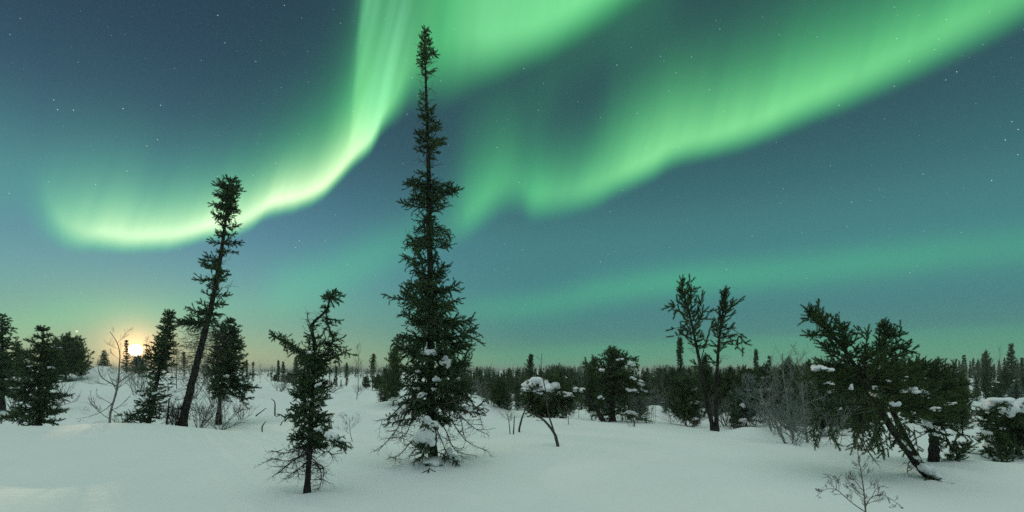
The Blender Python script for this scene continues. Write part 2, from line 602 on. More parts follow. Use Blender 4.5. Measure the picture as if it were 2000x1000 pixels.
def leafy(G, pts, twig, spacing, seg, kind, rng, bare=0.15, droop=0.0, rise=0.0, tip=True, mat=0, roll=0.7, fork=0.0):
    """side shoots along a branch"""
    pts = np.asarray(pts, float)
    d = np.linalg.norm(np.diff(pts, axis=0), axis=1)
    s = np.concatenate([[0], np.cumsum(d)])
    tot = s[-1]
    if tot < 1e-3:
        return
    n = max(2, int(tot * (1 - bare) / spacing))
    f = np.linspace(bare, 1.0, n) + rng.uniform(-0.3, 0.3, n) / n
    f = np.clip(f, 0, 1)
    p = np.stack([np.interp(f * tot, s, pts[:, k]) for k in range(3)], 1)
    tg = unit(np.gradient(pts, axis=0))
    t = unit(np.stack([np.interp(f * tot, s, tg[:, k]) for k in range(3)], 1))
    z = np.array([0, 0, 1.0])
    side = unit(np.cross(t, z) + 1e-4)
    upv = np.cross(side, t)
    sg = np.where(np.arange(n) % 2 == 0, 1.0, -1.0)[:, None]
    b = rng.normal(0, roll, n)[:, None]
    a = rng.uniform(0.65, 1.15, n)[:, None]
    dr = t * np.cos(a) + (side * sg * np.cos(b) + upv * np.sin(b)) * np.sin(a)
    dr[:, 2] += rise - droop
    dr = unit(dr)
    ln = twig * (0.42 + 0.58 * (1 - f)) * rng.uniform(0.55, 1.25, n)
    ln = np.maximum(ln, seg * 0.9)
    S, D, L = [], [], []
    cur, cd = p.copy(), dr.copy()
    for k in range(12):
        m = ln > k * seg
        if not m.any():
            break
        l = np.minimum(seg, ln[m] - k * seg + 0.25 * seg)
        S.append(cur[m].copy()); D.append(cd[m].copy()); L.append(np.maximum(l, seg * 0.55))
        if fork:
            mm = np.where(m)[0]
            mm = mm[rng.random(len(mm)) < fork]
            if len(mm):
                S.append(cur[mm] + cd[mm] * seg * 0.5)
                dd = unit(cd[mm] + 0.9 * unit(rng.normal(size=(len(mm), 3))))
                D.append(dd); L.append(np.full(len(mm), seg * 0.85))
        cur = cur + cd * seg
        cd = cd + rng.normal(0, 0.13, cd.shape)
        cd[:, 2] += rise * 0.6 - droop * 0.5
        cd = unit(cd)
    if tip:
        kk = max(2, int(tot * (1 - bare) / (seg * 0.8)))
        ff = np.linspace(bare, 1.0, kk)
        S.append(np.stack([np.interp(ff * tot, s, pts[:, k]) for k in range(3)], 1))
        D.append(unit(np.stack([np.interp(ff * tot, s, tg[:, k]) for k in range(3)], 1) + rng.normal(0, 0.1, (kk, 3))))
        L.append(np.full(kk, seg * 1.1))
    shoots(G, np.concatenate(S), np.concatenate(D), np.concatenate(L), kind, rng, mat)


def arc_branch(p0, az, elev, L, curve_up, rng, n=7, wander=0.05):
    pts = [np.array(p0, float)]
    a, e = az, elev
    for i in range(n - 1):
        d = np.array([math.cos(a) * math.cos(e), math.sin(a) * math.cos(e), math.sin(e)])
        pts.append(pts[-1] + d * L / (n - 1))
        e += curve_up / (n - 1) + rng.normal(0, wander)
        a += rng.normal(0, wander)
    return np.array(pts)


# ------------------------------------------------------------------ the snow-covered ground
CTRL = []


def G_(X, Y, z):
    CTRL.append((X, Y, z))


def C_(px, py, Y):
    p = P(px, py, Y)
    CTRL.append(tuple(p))


for X in (-9, -5, -2, 0, 2, 5, 9):
    for Y in (-30, -8, -2, 2.0, 4.5):
        G_(X, Y, 0.0)
for px in (-150, 0, 150, 300, 450, 600, 750, 900, 1050, 1200, 1400, 1600, 1800, 2000, 2150):
    G_((px - 1000) / 1000 * 6.5, 6.5, 0.0 if px < 1700 else -0.03)
# left: the near field ends in a crest, then a dip and the moonlit hill
for px in (-200, 0, 120, 240, 360, 480):
    G_((px - 1000) / 1000 * 10, 10, -0.02)
    C_(px, 834, 14.6)
    C_(px, 838, 16.6)
for px, py in ((-200, 806), (0, 806), (120, 806), (240, 806), (360, 812), (480, 812)):
    C_(px, py, 22)
for px, py in ((-200, 752), (0, 752), (120, 768), (240, 772), (360, 775), (480, 780)):
    C_(px, py, 31)
for px, py in ((-200, 715), (0, 726), (100, 722), (180, 723), (260, 731), (330, 738), (400, 742), (480, 748), (560, 752)):
    C_(px, py, 42)
for px, py in ((-200, 716), (0, 726), (180, 727), (330, 739), (480, 747), (560, 750)):
    C_(px, py, 60)
# middle
C_(580, 833, 14.5); C_(560, 826, 17); C_(560, 800, 24); C_(580, 770, 34)
for px, py, Y in ((680, 846, 13), (680, 808, 19), (700, 790, 26), (700, 768, 36), (720, 760, 48), (650, 757, 48), (640, 752, 62), (720, 752, 62),
                  (840, 907, 8.8), (760, 905, 8.9), (930, 893, 9.6), (860, 860, 12), (830, 800, 22), (820, 772, 36), (820, 757, 52),
                  (930, 786, 26), (930, 815, 18.0), (920, 800, 21), (930, 765, 42)):
    C_(px, py, Y)
# right: crest, then lower ground under the forest
for px, py, Y in ((1000, 816, 17.4), (1100, 819, 17), (1200, 822, 16.4), (1300, 830, 15.2), (1400, 839, 14.0), (1480, 850, 12.7), (1560, 868, 11.2), (1640, 888, 9.8)):
    C_(px, py, Y)
for px in (1000, 1150, 1300, 1450):
    C_(px, 806 + (px - 1000) * 0.012, 24)
    C_(px, 788, 36)
C_(1480, 838, 17); C_(1560, 848, 14.5); C_(1640, 866, 12.5); C_(1540, 826, 19)
for px, py, Y in ((1740, 909, 8.7), (1850, 918, 8.3), (2000, 919, 8.3), (2200, 919, 8.3), (1740, 880, 11.5), (1880, 886, 11.0), (2000, 884, 11.2), (2200, 884, 11.2),
                  (1750, 838, 18), (1900, 838, 18), (2050, 838, 18)):
    C_(px, py, Y)
for px in (1600, 1750, 1900, 2050, 2200):
    C_(px, 800, 30)
    C_(px, 775, 50)
for px in (1000, 1150, 1300, 1450, 1600):
    C_(px, 768, 60)
    C_(px, 751, 110)
    C_(px, 738, 240)
for px, py, Y in ((1750, 758, 80), (1900, 756, 80), (2050, 753, 80), (1750, 741, 112), (1900, 741, 112), (2050, 738, 112), (2200, 735, 112), (1800, 735, 150), (2000, 730, 150),
                  (1800, 730, 260), (2050, 727, 260), (820, 748, 90), (700, 745, 100), (560, 745, 100), (400, 742, 100), (200, 731, 100), (0, 728, 100), (-200, 724, 100),
                  (820, 735, 240), (650, 734, 240), (400, 730, 240), (150, 727, 240), (-150, 725, 240)):
    C_(px, py, Y)
for a in range(75, 286, 30):
    for r in (12, 45, 240):
        G_(r * math.sin(math.radians(a)), r * math.cos(math.radians(a)), 0.0 if r < 40 else -0.6)


def _tps():
    c = np.array(CTRL)
    u = np.stack([np.arctan2(c[:, 0], c[:, 1]) * 1.6, np.log(np.hypot(c[:, 0], c[:, 1]))], 1)
    n = len(u)
    d = np.linalg.norm(u[:, None] - u[None], axis=2)
    K = np.where(d > 0, d * d * np.log(np.maximum(d, 1e-9)), 0) + np.eye(n) * 2e-4
    Pm = np.hstack([np.ones((n, 1)), u])
    A = np.vstack([np.hstack([K, Pm]), np.hstack([Pm.T, np.zeros((3, 3))])])
    w = np.linalg.solve(A, np.concatenate([c[:, 2], np.zeros(3)]))
    return u, w


TU, TW = _tps()
PH = np.random.default_rng(5)
WAVES = []
for i in range(26):
    lam = PH.uniform(1.6, 9.0)
    th = PH.normal(0.5, 0.7)
    WAVES.append((math.cos(th) * 2 * math.pi / lam, math.sin(th) * 2 * math.pi / lam, PH.uniform(0, 6.28), 0.006 * lam ** 0.8))
MOUNDS = []                                         # X, Y, rx, ry, height


def mound(px, py, Y, rx, ry, h):
    MOUNDS.append(((px - 1000) / 1000 * Y, Y, rx, ry, h))


mound(540, 800, 25, 2.2, 1.5, 0.45); mound(470, 790, 24, 1.2, 1.0, 0.35); mound(505, 760, 33, 3.0, 1.5, 0.35); mound(700, 800, 21, 3.4, 1.4, 0.22)
mound(205, 832, 16.5, 0.55, 0.6, 0.42); mound(500, 775, 29, 2.0, 1.2, 0.3); mound(380, 780, 28, 2.5, 1.3, 0.25); mound(160, 790, 26, 3.0, 1.3, 0.22)
mound(840, 905, 8.75, 0.45, 0.35, 0.10); mound(795, 912, 8.4, 0.7, 0.3, 0.05); mound(895, 900, 8.9, 0.8, 0.5, 0.08); mound(975, 885, 9.6, 0.9, 0.6, 0.06)
mound(605, 960, 6.7, 0.35, 0.3, 0.05); mound(560, 955, 6.6, 0.5, 0.35, -0.05); mound(930, 795, 24, 1.2, 1.0, 0.5); mound(1000, 900, 9.2, 1.2, 0.5, 0.05)
mound(1290, 920, 8.2, 1.4, 0.5, 0.05); mound(1840, 925, 8.0, 0.5, 0.3, 0.10); mound(1500, 836, 18.5, 1.8, 0.9, 0.3); mound(1960, 905, 10.6, 0.7, 0.5, 0.16)
mound(1900, 880, 12.5, 1.2, 0.8, 0.3); mound(1990, 890, 12.0, 0.8, 0.6, 0.28); mound(1560, 835, 18, 1.5, 0.8, 0.3); mound(1700, 885, 12.0, 1.2, 0.7, 0.18)
mound(1350, 815, 21, 1.0, 0.8, 0.35); mound(1275, 815, 20, 0.9, 0.7, 0.45); mound(1440, 826, 18.5, 0.8, 0.5, 0.3); mound(1085, 800, 25, 1.5, 1.0, 0.4); mound(300, 900, 9.0, 2.5, 0.8, 0.05)
for _px, _py, _Y in ((846, 905, 8.9), (600, 957, 6.9), (1820, 934, 7.75), (1824, 915, 9.0), (1396, 836, 14.1), (1090, 879, 10.3)):
    mound(_px, _py, _Y, 0.22, 0.18, -0.07); mound(_px + 8, _py, _Y - 0.05, 0.62, 0.40, 0.055)
for _i in range(46):
    _px = PH.uniform(-60, 1000); _Y = PH.uniform(17, 42)
    MOUNDS.append(((_px - 1000) / 1000 * _Y, _Y, PH.uniform(.45, 1.7), PH.uniform(.35, 0.75), PH.uniform(.14, .50)))
for _i in range(30):
    _px = PH.uniform(1450, 2060); _Y = PH.uniform(10, 24)
    MOUNDS.append(((_px - 1000) / 1000 * _Y, _Y, PH.uniform(.3, 0.9), PH.uniform(.25, .55), PH.uniform(.08, .28)))
mound(120, 880, 10.5, 2.2, 0.9, 0.06); mound(760, 800, 16, 2.6, 1.2, 0.08); mound(680, 850, 12, 1.6, 1.0, -0.06)


def ground(X, Y):
    X = np.atleast_1d(np.asarray(X, float)); Y = np.atleast_1d(np.asarray(Y, float))
    r = np.maximum(np.hypot(X, Y), 0.8)
    u = np.stack([np.arctan2(X, Y) * 1.6, np.minimum(np.log(r), math.log(300.0))], 1)
    z = np.zeros(len(X))
    for i in range(0, len(X), 20000):
        s = slice(i, i + 20000)
        d = np.linalg.norm(u[s, None] - TU[None], axis=2)
        K = np.where(d > 0, d * d * np.log(np.maximum(d, 1e-9)), 0)
        z[s] = K @ TW[:-3] + TW[-3] + u[s] @ TW[-2:]
    nz = sum(a * np.sin(kx * X + ky * Y + ph) for kx, ky, ph, a in WAVES)
    z = z + nz * np.clip(r / 13.0, 0.36, 1.6) * np.exp(-r / 120.0) * 0.8
    for mx, my, rx, ry, h in MOUNDS:
        z = z + h * np.exp(-((X - mx) / rx) ** 2 - ((Y - my) / ry) ** 2)
    far = np.clip((np.log(r) - math.log(260.0)) / (math.log(3200.0) - math.log(260.0)), 0, 1)
    az = np.arctan2(X, Y)
    ridge = 4.0 + 2.5 * np.sin(az * 3.0 + 0.5) + 1.5 * np.sin(az * 9.0 + 1.3)
    z = z + far * far * (3 - 2 * far) * ridge
    return z


def gz(X, Y):
    return float(ground([X], [Y])[0])


def build_ground():
    fr = np.linspace(-62, 62, 520)
    bk = np.linspace(62, 298, 120)[1:-1]
    az = np.radians(np.concatenate([fr, bk]))
    r = np.concatenate([[0.5], np.geomspace(1.0, 5.0, 26)[:-1], np.geomspace(5.0, 60.0, 210)[:-1], np.geomspace(60, 3400, 74)])
    A, R = np.meshgrid(az, r)
    X = (R * np.sin(A)).ravel(); Y = (R * np.cos(A)).ravel()
    Z = ground(X, Y)
    n, m = len(az), len(r)
    i = np.arange(m - 1)[:, None] * n
    j = np.arange(n)[None]
    k = (np.arange(n) + 1)[None] % n
    q = np.stack([i + k, i + j, i + j + n, i + k + n], -1).reshape(-1, 4)
    V = np.vstack([np.stack([X, Y, Z], 1), [[0, 0, float(Z[:n].mean())]]])
    t = [(j_, (j_ + 1) % n, n * m) for j_ in range(n)]
    g = Geo()
    g.add(V, [(a, b, c) for a, b, c in t], q)
    o = link('snow_ground', g.mesh('snow_ground', [M_SNOW]))
    o['kind'] = 'structure'
    return o


build_ground()

# the moon, a far ball just above the hill
def build_moon():
    dist = 9000.0
    th = np.linspace(0, math.pi, 33)
    ph = np.linspace(0, 2 * math.pi, 65)[:-1]
    T, F = np.meshgrid(th, ph, indexing='ij')
    R = dist * math.radians(0.52)
    V = np.stack([R * np.sin(T) * np.cos(F), R * np.sin(T) * np.sin(F), R * np.cos(T)], -1).reshape(-1, 3)
    n = len(ph)
    q = [(i * n + j, i * n + (j + 1) % n, (i + 1) * n + (j + 1) % n, (i + 1) * n + j) for i in range(32) for j in range(n)]
    g = Geo(); g.add(V, None, q)
    a, e = math.radians(MOON_AZ), math.radians(MOON_EL)
    o = link('moon', g.mesh('moon', [M_MOON]), None, (dist * math.sin(a) * math.cos(e), dist * math.cos(a) * math.cos(e), EYE + dist * math.sin(e)))
    tag(o, 'glowing full moon low over the snowy hill behind the small trees', 'moon')


build_moon()

# ------------------------------------------------------------------ snow lumps
def _ico():
    import bmesh
    bm = bmesh.new()
    bmesh.ops.create_icosphere(bm, subdivisions=4, radius=1.0)
    v = np.array([x.co[:] for x in bm.verts])
    f = np.array([[x.index for x in p.verts] for p in bm.faces])
    bm.free()
    return v, f


ICO_V, ICO_F = _ico()


def lump_mesh(w, d, h, seed, lobes=7):
    """a lump of snow: several merged rounded humps with a sagging under side"""
    rng = np.random.default_rng(seed)
    lobes += 2
    c = np.stack([rng.uniform(-0.8, 0.8, lobes), rng.uniform(-0.6, 0.6, lobes), rng.uniform(-0.55, 0.35, lobes)], 1)
    R = rng.uniform(0.26, 0.55, lobes)
    c = np.vstack([c, [[0, 0, 0]]]); R = np.append(R, 0.42)
    dc = ICO_V @ c.T
    disc = dc * dc - (c * c).sum(1)[None] + (R * R)[None]
    hit = np.where(disc > 0, dc + np.sqrt(np.maximum(disc, 0)), 0)
    hit = np.maximum(hit, 0.05)
    r = (hit ** 9).sum(1) ** (1 / 9.0)
    v = ICO_V * r[:, None]
    k = rng.normal(0, 5.0, (6, 3)); p = rng.uniform(0, 6.28, 6)
    bump = sum(np.sin(v @ k[i] + p[i]) for i in range(6)) * 0.018
    v = v * (1 + bump)[:, None]
    v[:, 2] = np.where(v[:, 2] < 0, v[:, 2] * 0.7, v[:, 2])
    v = v * np.array([w * 0.5, d * 0.5, h * 0.62])
    g = Geo(); g.add(v, ICO_F)
    return g


def snow(root, off, px, py, Y, wpx, hpx, seed, dpx=None, tilt=0.0, lobes=7):
    """snow lump of a tree, at a photograph pixel Y metres ahead; size in photograph pixels"""
    k = Y / 1000.0
    g = lump_mesh(wpx * k, (dpx or wpx * 0.8) * k, hpx * k, seed, lobes)
    me = g.mesh('snow_clump', [M_CLUMP])
    o = link('snow_clump', me, root)
    o.location = P(px, py, Y) - np.asarray(off)
    o.rotation_euler = (0, -tilt, 0)
    return o


# ------------------------------------------------------------------ trees built one by one
class Tree:
    def __init__(self, name, px, Y, label, cat, seed, group=None, lod=None, needle='spruce', py=None):
        self.rng = np.random.default_rng(seed)
        self.Y = Y
        X = (px - 1000) / 1000.0 * Y
        z = gz(X, Y) if py is None else P(px, py, Y)[2]
        self.base = np.array([X, Y, z])
        self.root = thing(name, self.base, label, cat, group)
        self.trunk, self.crown, self.dead = Geo(), Geo(), Geo()
        self.kind = needle
        self.seg = (0.080 if 'spruce' in needle else 0.095) * min(max((lod or Y) / 9.0, 0.8), 2.6)
        self.nm = M_SPRUCE if 'spruce' in needle else M_PINE

    def line(self, pts, n=40, sink=0.25, dy=None):
        """photograph pixels -> points in space at the tree's distance (third value: metres nearer or farther)"""
        w = [P(p[0], p[1], self.Y + (p[2] if len(p) > 2 else 0.0)) for p in pts]
        s = spline(w, n)
        if sink:
            s = np.vstack([[s[0][0], s[0][1], min(s[0][2], gz(s[0][0], s[0][1])) - sink], s])
        return s

    def stem(self, pts, r0, r1, n=40, sink=0.25, sides=10, rough=0.06, to=None):
        s = self.line(pts, n, sink)
        self.stems = getattr(self, 'stems', []) + [s]
        f = np.linspace(0, 1, len(s))
        rad = r0 + (r1 - r0) * f ** 0.85
        if sink:
            rad[:3] *= np.array([1.45, 1.25, 1.08])
        tube(to or self.trunk, s, rad, sides, 0, rough, self.rng)
        return s

    def clothe(self, s, prof, nb, elev, cu, twig=0.20, spacing=0.055, droop=0.05, rise=0.0, bare=0.12, roll=0.7, fork=0.0, twig_ratio=0.42, jitter=0.35, depth=1.0, r_k=0.008, whorl=0.0, dens=1.0, wide=1.0):
        """branches all round a stem. prof rows: (photograph row, left px, right px, density, share with needles)"""
        rng = self.rng
        prof = sorted(prof)
        pr = np.array(prof, float)
        ys = np.linspace(pr[0, 0], pr[-1, 0], 400)
        den = np.interp(ys, pr[:, 0], pr[:, 3])
        cdf = np.cumsum(den); cdf = cdf / cdf[-1]
        srow = HZ - (s[:, 2] - EYE) / self.Y * 1000.0
        order = np.argsort(srow)
        kY = self.Y / 1000.0
        phi = rng.uniform(0, 6.28)
        us = (np.arange(nb) + rng.uniform(0, 1, nb)) / nb
        for i in range(nb):
            row = float(np.interp(us[i], cdf, ys))
            if whorl:
                row = row + 0.75 * (round(row / whorl + 0.3 * math.sin(row / whorl * 0.7)) * whorl - row)
                row = min(max(row, pr[0, 0]), pr[-1, 0])
            L, R, nf = (float(np.interp(row, pr[:, 0], pr[:, k])) for k in (1, 2, 4))
            phi += 2.399 + rng.normal(0, 0.4)
            c, sn = math.cos(phi), math.sin(phi)
            side = R if c > 0 else L
            ln = (side * abs(c) + 0.5 * (L + R) * depth * (1 - abs(c))) * kY * wide
            ln = max(ln * rng.uniform(1 - jitter, 1.12) - 0.45 * self.seg, 0.35 * self.seg)
            p0 = np.array([np.interp(row, srow[order], s[order, k]) for k in range(3)])
            h = (row - pr[0, 0]) / max(pr[-1, 0] - pr[0, 0], 1)
            e = np.interp(h, *elev) + rng.normal(0, 0.12)
            u = np.interp(h, *cu) + rng.normal(0, 0.1)
            br = arc_branch(p0, phi, e, ln, u, rng)
            green = rng.random() < nf
            G = self.crown if green else self.dead
            tube(G, br, np.linspace(min(r_k * (0.4 + ln), 0.03), 0.0022, len(br)), 4, 1 if green else 0, 0, None)
            tw = min(twig, ln * twig_ratio + 0.03)
            if green:
                leafy(G, br, tw, spacing / dens * rng.uniform(0.75, 1.3), self.seg, self.kind, rng, bare, droop, rise, True, 0, roll, fork)
            else:
                leafy(G, br, tw * 0.95, spacing * 1.5, self.seg * 1.3, 'twig', rng, 0.15, droop * 0.5, 0, False, 0, roll, 0.35)

    def limb(self, pts, r0, twig=0.2, spacing=0.05, green=1.0, droop=0.0, rise=0.0, bare=0.1, roll=0.8, fork=0.2, r1=0.004, subs=0, sub_len=0.2, sub_nf=0.5, sub_up=0.1):
        rng = self.rng
        s = self.line(pts, 18, 0)
        G = self.crown if green > 0 else Geo()
        if green <= 0:
            self.limbs = getattr(self, 'limbs', []) + [G]
        own = G
        tube(G, s, np.linspace(r0, r1, len(s)), 6, 1 if green > 0 else 0, 0.06, rng)
        if green > 0:
            leafy(G, s, twig, spacing / green, self.seg, self.kind, rng, bare, droop, rise, True, 0, roll, fork)
        else:
            leafy(G, s, twig, spacing, self.seg * 1.2, 'twig', rng, bare, droop, rise, False, 0, roll, 0.4)
        for i in range(subs):
            f = rng.uniform(0.15, 0.95)
            k = f * (len(s) - 1)
            a = int(k)
            p0 = s[a] + (s[min(a + 1, len(s) - 1)] - s[a]) * (k - a)
            br = arc_branch(p0, rng.uniform(0, 6.28), rng.normal(sub_up, 0.45), sub_len * rng.uniform(0.4, 1.1), rng.normal(0.1, 0.3), rng, 6, 0.12)
            g2 = rng.random() < sub_nf
            H = self.crown if g2 else (own if green <= 0 else self.dead)
            tube(H, br, np.linspace(0.006, 0.002, len(br)), 4, 1 if g2 else 0)
            if g2:
                leafy(H, br, 0.5 * sub_len, spacing, self.seg, self.kind, rng, 0.1, droop, rise, True, 0, roll, fork)
            else:
                leafy(H, br, 0.5 * sub_len, spacing * 1.5, self.seg * 1.2, 'twig', rng, 0.1, 0, 0, False, 0, roll, 0.4)
        return s

    def done(self, bark=None):
        bark = bark or M_BARK
        if self.trunk.n:
            link('trunk', self.trunk.mesh('trunk', [bark], True, self.base), self.root)
        if self.crown.n:
            link('crown', self.crown.mesh('crown', [self.nm, M_BARK], False, self.base), self.root)
        for g in getattr(self, 'limbs', []):
            link('dead_branch', g.mesh('dead_branch', [M_DEAD], False, self.base), self.root)
        if self.dead.n:
            link('dead_branches', self.dead.mesh('dead_branches', [M_DEAD], False, self.base), self.root)
        return self.root


def snow_on(t, px, py, Y, w, h, seed, **k):
    """a snow lump and the bough that carries it"""
    Y = t.Y - (t.Y - Y) * (0.92 if w > 28 else 0.75)
    o = snow(t.root, t.base, px, py, Y, w, h, seed, **k)
    c = P(px, py + h * 0.30, Y)
    S = np.concatenate(t.stems)
    d = S - c
    i = int(np.argmin(np.hypot(d[:, 0], d[:, 1]) + 0.8 * np.abs(d[:, 2] - 0.05)))
    v = c - S[i]
    L = float(np.linalg.norm(v))
    if L < 0.10:
        return o
    rng = np.random.default_rng(seed + 9000)
    tip = c + v / L * (0.12 + 0.25 * w * t.Y / 1000.0) - np.array([0, 0, 0.03])
    mid = (S[i] + c) * 0.5 + np.array([0, 0, 0.05 * L])
    p = spline([S[i], mid, c, tip], 12)
    G = Geo()
    tube(G, p, np.linspace(0.006 + 0.008 * min(L, 1), 0.003, 12), 5, 1)
    leafy(G, p, 0.10 + 0.5 * w * t.Y / 1000.0, 0.028 * max(t.Y / 8, 1), t.seg, t.kind, rng, 0.35, 0.12, 0, True, 0, 0.7, 0.5)
    link('bough', G.mesh('bough', [t.nm, M_BARK], False, t.base), t.root)
    return o


# ---- the tall spruce in the middle
def tall_spruce():
    t = Tree('spruce_tree', 845, 8.9, 'tallest spruce, with a narrow ragged top and snow lumps at its foot', 'tree', 11)
    s = t.stem([(846, 905), (842, 800), (841, 690), (841, 560), (838, 440), (837, 330), (834, 230), (831, 140), (830, 62)], 0.092, 0.008, 70)
    E = ([0, .12, .4, .7, 1], [0.9, 0.35, 0.12, -0.10, -0.45])
    U = ([0, .3, .7, 1], [0.2, 0.25, 0.35, 0.3])
    t.clothe(s, [(62, 3, 4, 1.3, 1), (78, 10, 10, 2.0, .9), (100, 18, 24, 2.2, .6), (130, 17, 24, 2.2, .6), (155, 13, 26, 1.6, .45), (172, 12, 20, 1.3, .4), (200, 16, 16, 1.2, .35), (218, 16, 16, 1.4, .5),
                 (232, 20, 24, 2.2, .6), (260, 26, 32, 2.4, .7), (288, 26, 28, 2.0, .6), (300, 28, 22, 1.5, .3), (325, 26, 28, 1.4, .3), (338, 18, 18, 1.1, .6),
                 (350, 40, 26, 1.8, .9), (372, 44, 62, 2.2, .95), (392, 30, 52, 1.8, .9), (408, 54, 20, 1.6, .8), (425, 40, 22, 1.4, .6), (445, 46, 56, 1.8, .6), (470, 58, 40, 1.8, .7)],
             150, E, U, 0.18, 0.022, 0.03, 0.02, 0.05, 0.95, 0.7, whorl=9, depth=.6, wide=1.12)
    t.clothe(s, [(470, 60, 42, 1.6, .85), (495, 52, 34, 1.5, .8), (520, 58, 44, 1.6, .9), (545, 58, 70, 1.8, .95), (565, 86, 66, 1.8, .95), (590, 88, 72, 2.0, .95), (615, 84, 80, 2.0, .92), (640, 78, 92, 2.0, .9),
                 (660, 66, 104, 2.0, .85), (680, 72, 80, 2.2, .95), (705, 84, 80, 2.8, 1), (735, 88, 84, 2.8, 1), (765, 82, 86, 2.6, .95), (795, 64, 80, 2.2, .85), (815, 40, 60, 1.2, .6)],
             124, ([0, .4, .7, 1], [0.12, -0.02, -0.22, -0.5]), ([0, 1], [0.6, 0.7]), 0.34, 0.020, 0.16, 0.0, 0.12, 0.9, 0.8, whorl=30, jitter=.6, twig_ratio=.5, depth=.6, wide=1.0)
    # dead skirt of bare drooping limbs
    for a in ([(836, 770, .0), (800, 800, -.15), (770, 845, -.25), (738, 882, -.3)], [(838, 790, 0), (806, 818, .1), (790, 850, .1), (744, 858, .2)], [(840, 800, 0), (812, 850, -.3), (780, 888, -.4), (757, 895, -.5)],
              [(846, 780, 0), (880, 820, -.1), (910, 860, -.2), (948, 880, -.25)], [(848, 790, 0), (885, 800, .1), (925, 835, .2), (955, 850, .3)], [(846, 800, 0), (870, 840, -.3), (890, 880, -.4), (930, 890, -.4)],
              [(840, 760, 0), (800, 780, .3), (760, 815, .4), (742, 820, .4)], [(848, 760, 0), (890, 780, .2), (930, 800, .2), (944, 838, .3)], [(846, 820, 0), (862, 860, -.4), (880, 900, -.5)], [(838, 820, 0), (815, 870, -.4), (800, 893, -.5)],
              [(845, 740, 0), (880, 770, -.4), (900, 820, -.6), (905, 850, -.6)], [(838, 745, 0), (800, 790, -.4), (785, 830, -.6), (790, 870, -.6)]):
        t.limb(a, 0.012, 0.17, 0.035, 0, 0.08, subs=9, sub_len=0.30, sub_nf=0.05, sub_up=-0.3, bare=0.2, fork=.4)
    # a few named boughs that stick out
    t.limb([(840, 640), (880, 640), (915, 655), (940, 670)], 0.013, 0.2, 0.04, 1)
    t.limb([(838, 385), (865, 383), (885, 375), (898, 370)], 0.010, 0.13, 0.035, 1)
    t.limb([(838, 585), (800, 586), (770, 582), (754, 576)], 0.012, 0.19, 0.04, 1)
    t.limb([(846, 700), (890, 740, -.3), (925, 790, -.3), (942, 805, -.3)], 0.013, 0.2, 0.045, 1, droop=.1)
    t.limb([(848, 730), (890, 790, .2), (920, 800, .2), (945, 785, .2)], 0.013, 0.18, 0.045, 1)
    t.done()
    snow_on(t, 838, 690, 8.62, 30, 16, 1); snow_on(t, 871, 710, 8.5, 26, 26, 2, tilt=-.8); snow_on(t, 853, 741, 8.5, 15, 18, 3, tilt=.5)
    snow_on(t, 848, 761, 8.45, 12, 12, 4); snow_on(t, 812, 760, 8.5, 18, 11, 5); snow_on(t, 822, 772, 8.45, 22, 13, 6, tilt=.5); snow_on(t, 892, 742, 8.6, 13, 12, 7); snow_on(t, 816, 725, 8.5, 14, 9, 71)
    snow_on(t, 838, 822, 8.4, 34, 22, 8, tilt=-.45); snow_on(t, 829, 855, 8.35, 44, 46, 9, lobes=9); snow_on(t, 827, 880, 8.3, 20, 18, 10)
    snow_on(t, 878, 888, 8.5, 24, 24, 12, tilt=-.8); snow_on(t, 840, 903, 8.4, 36, 18, 13); snow_on(t, 778, 805, 8.6, 16, 14, 14); snow_on(t, 776, 820, 8.55, 18, 10, 15)
    snow_on(t, 918, 800, 8.9, 22, 11, 16, tilt=-.3); snow_on(t, 897, 748, 8.6, 12, 8, 17)


def leaning_spruce():
    t = Tree('spruce_tree', 355, 15.4, 'tall spruce leaning to the right with a bare lower trunk, right of the moon', 'tree', 21)
    s = t.stem([(355, 832), (372, 760), (392, 680), (410, 610), (424, 540), (434, 480), (442, 420), (448, 380), (450, 354)], 0.125, 0.012, 60)
    t.clothe(s, [(354, 10, 14, 2.4, 1), (366, 27, 25, 4.2, 1), (395, 33, 27, 4.2, 1), (420, 32, 27, 3.2, .95), (438, 18, 36, 2.2, .9), (455, 14, 30, 1.6, .8), (468, 26, 36, 1.8, .7), (490, 22, 36, 1.6, .7), (505, 36, 20, 1.5, .7),
                 (520, 34, 20, 1.5, .75), (536, 44, 26, 1.8, .85), (555, 28, 30, 1.6, .85), (568, 24, 56, 1.8, .95), (582, 32, 40, 1.5, .9), (600, 36, 36, 1.5, .9), (616, 66, 40, 2.0, .95), (632, 50, 60, 1.8, .8)],
             130, ([0, .2, .6, 1], [0.7, 0.25, 0.02, -0.1]), ([0, 1], [0.2, 0.3]), 0.40, 0.034, 0.03, 0.03, 0.05, 0.9, 0.7, whorl=17, depth=.5, jitter=.6, wide=0.98)
    t.clothe(s, [(630, 60, 44, 1.4, .25), (650, 58, 44, 1.6, .0), (690, 56, 44, 1.4, 0), (730, 44, 40, .8, 0), (770, 34, 34, .5, 0), (815, 40, 34, .8, 0)],
             95, ([0, 1], [-0.15, -0.5]), ([0, 1], [0.1, 0.3]), 0.34, 0.05, 0.05, 0, 0.1, 0.8, 0.3)
    for a in ([(358, 820), (338, 812), (320, 815)], [(360, 800), (340, 800), (322, 826)], [(356, 826), (335, 822, -.4), (328, 830, -.5)]):
        t.limb(a, 0.02, 0.3, 0.04, 0, subs=6, sub_len=0.4, sub_nf=0, sub_up=0)
    t.done()


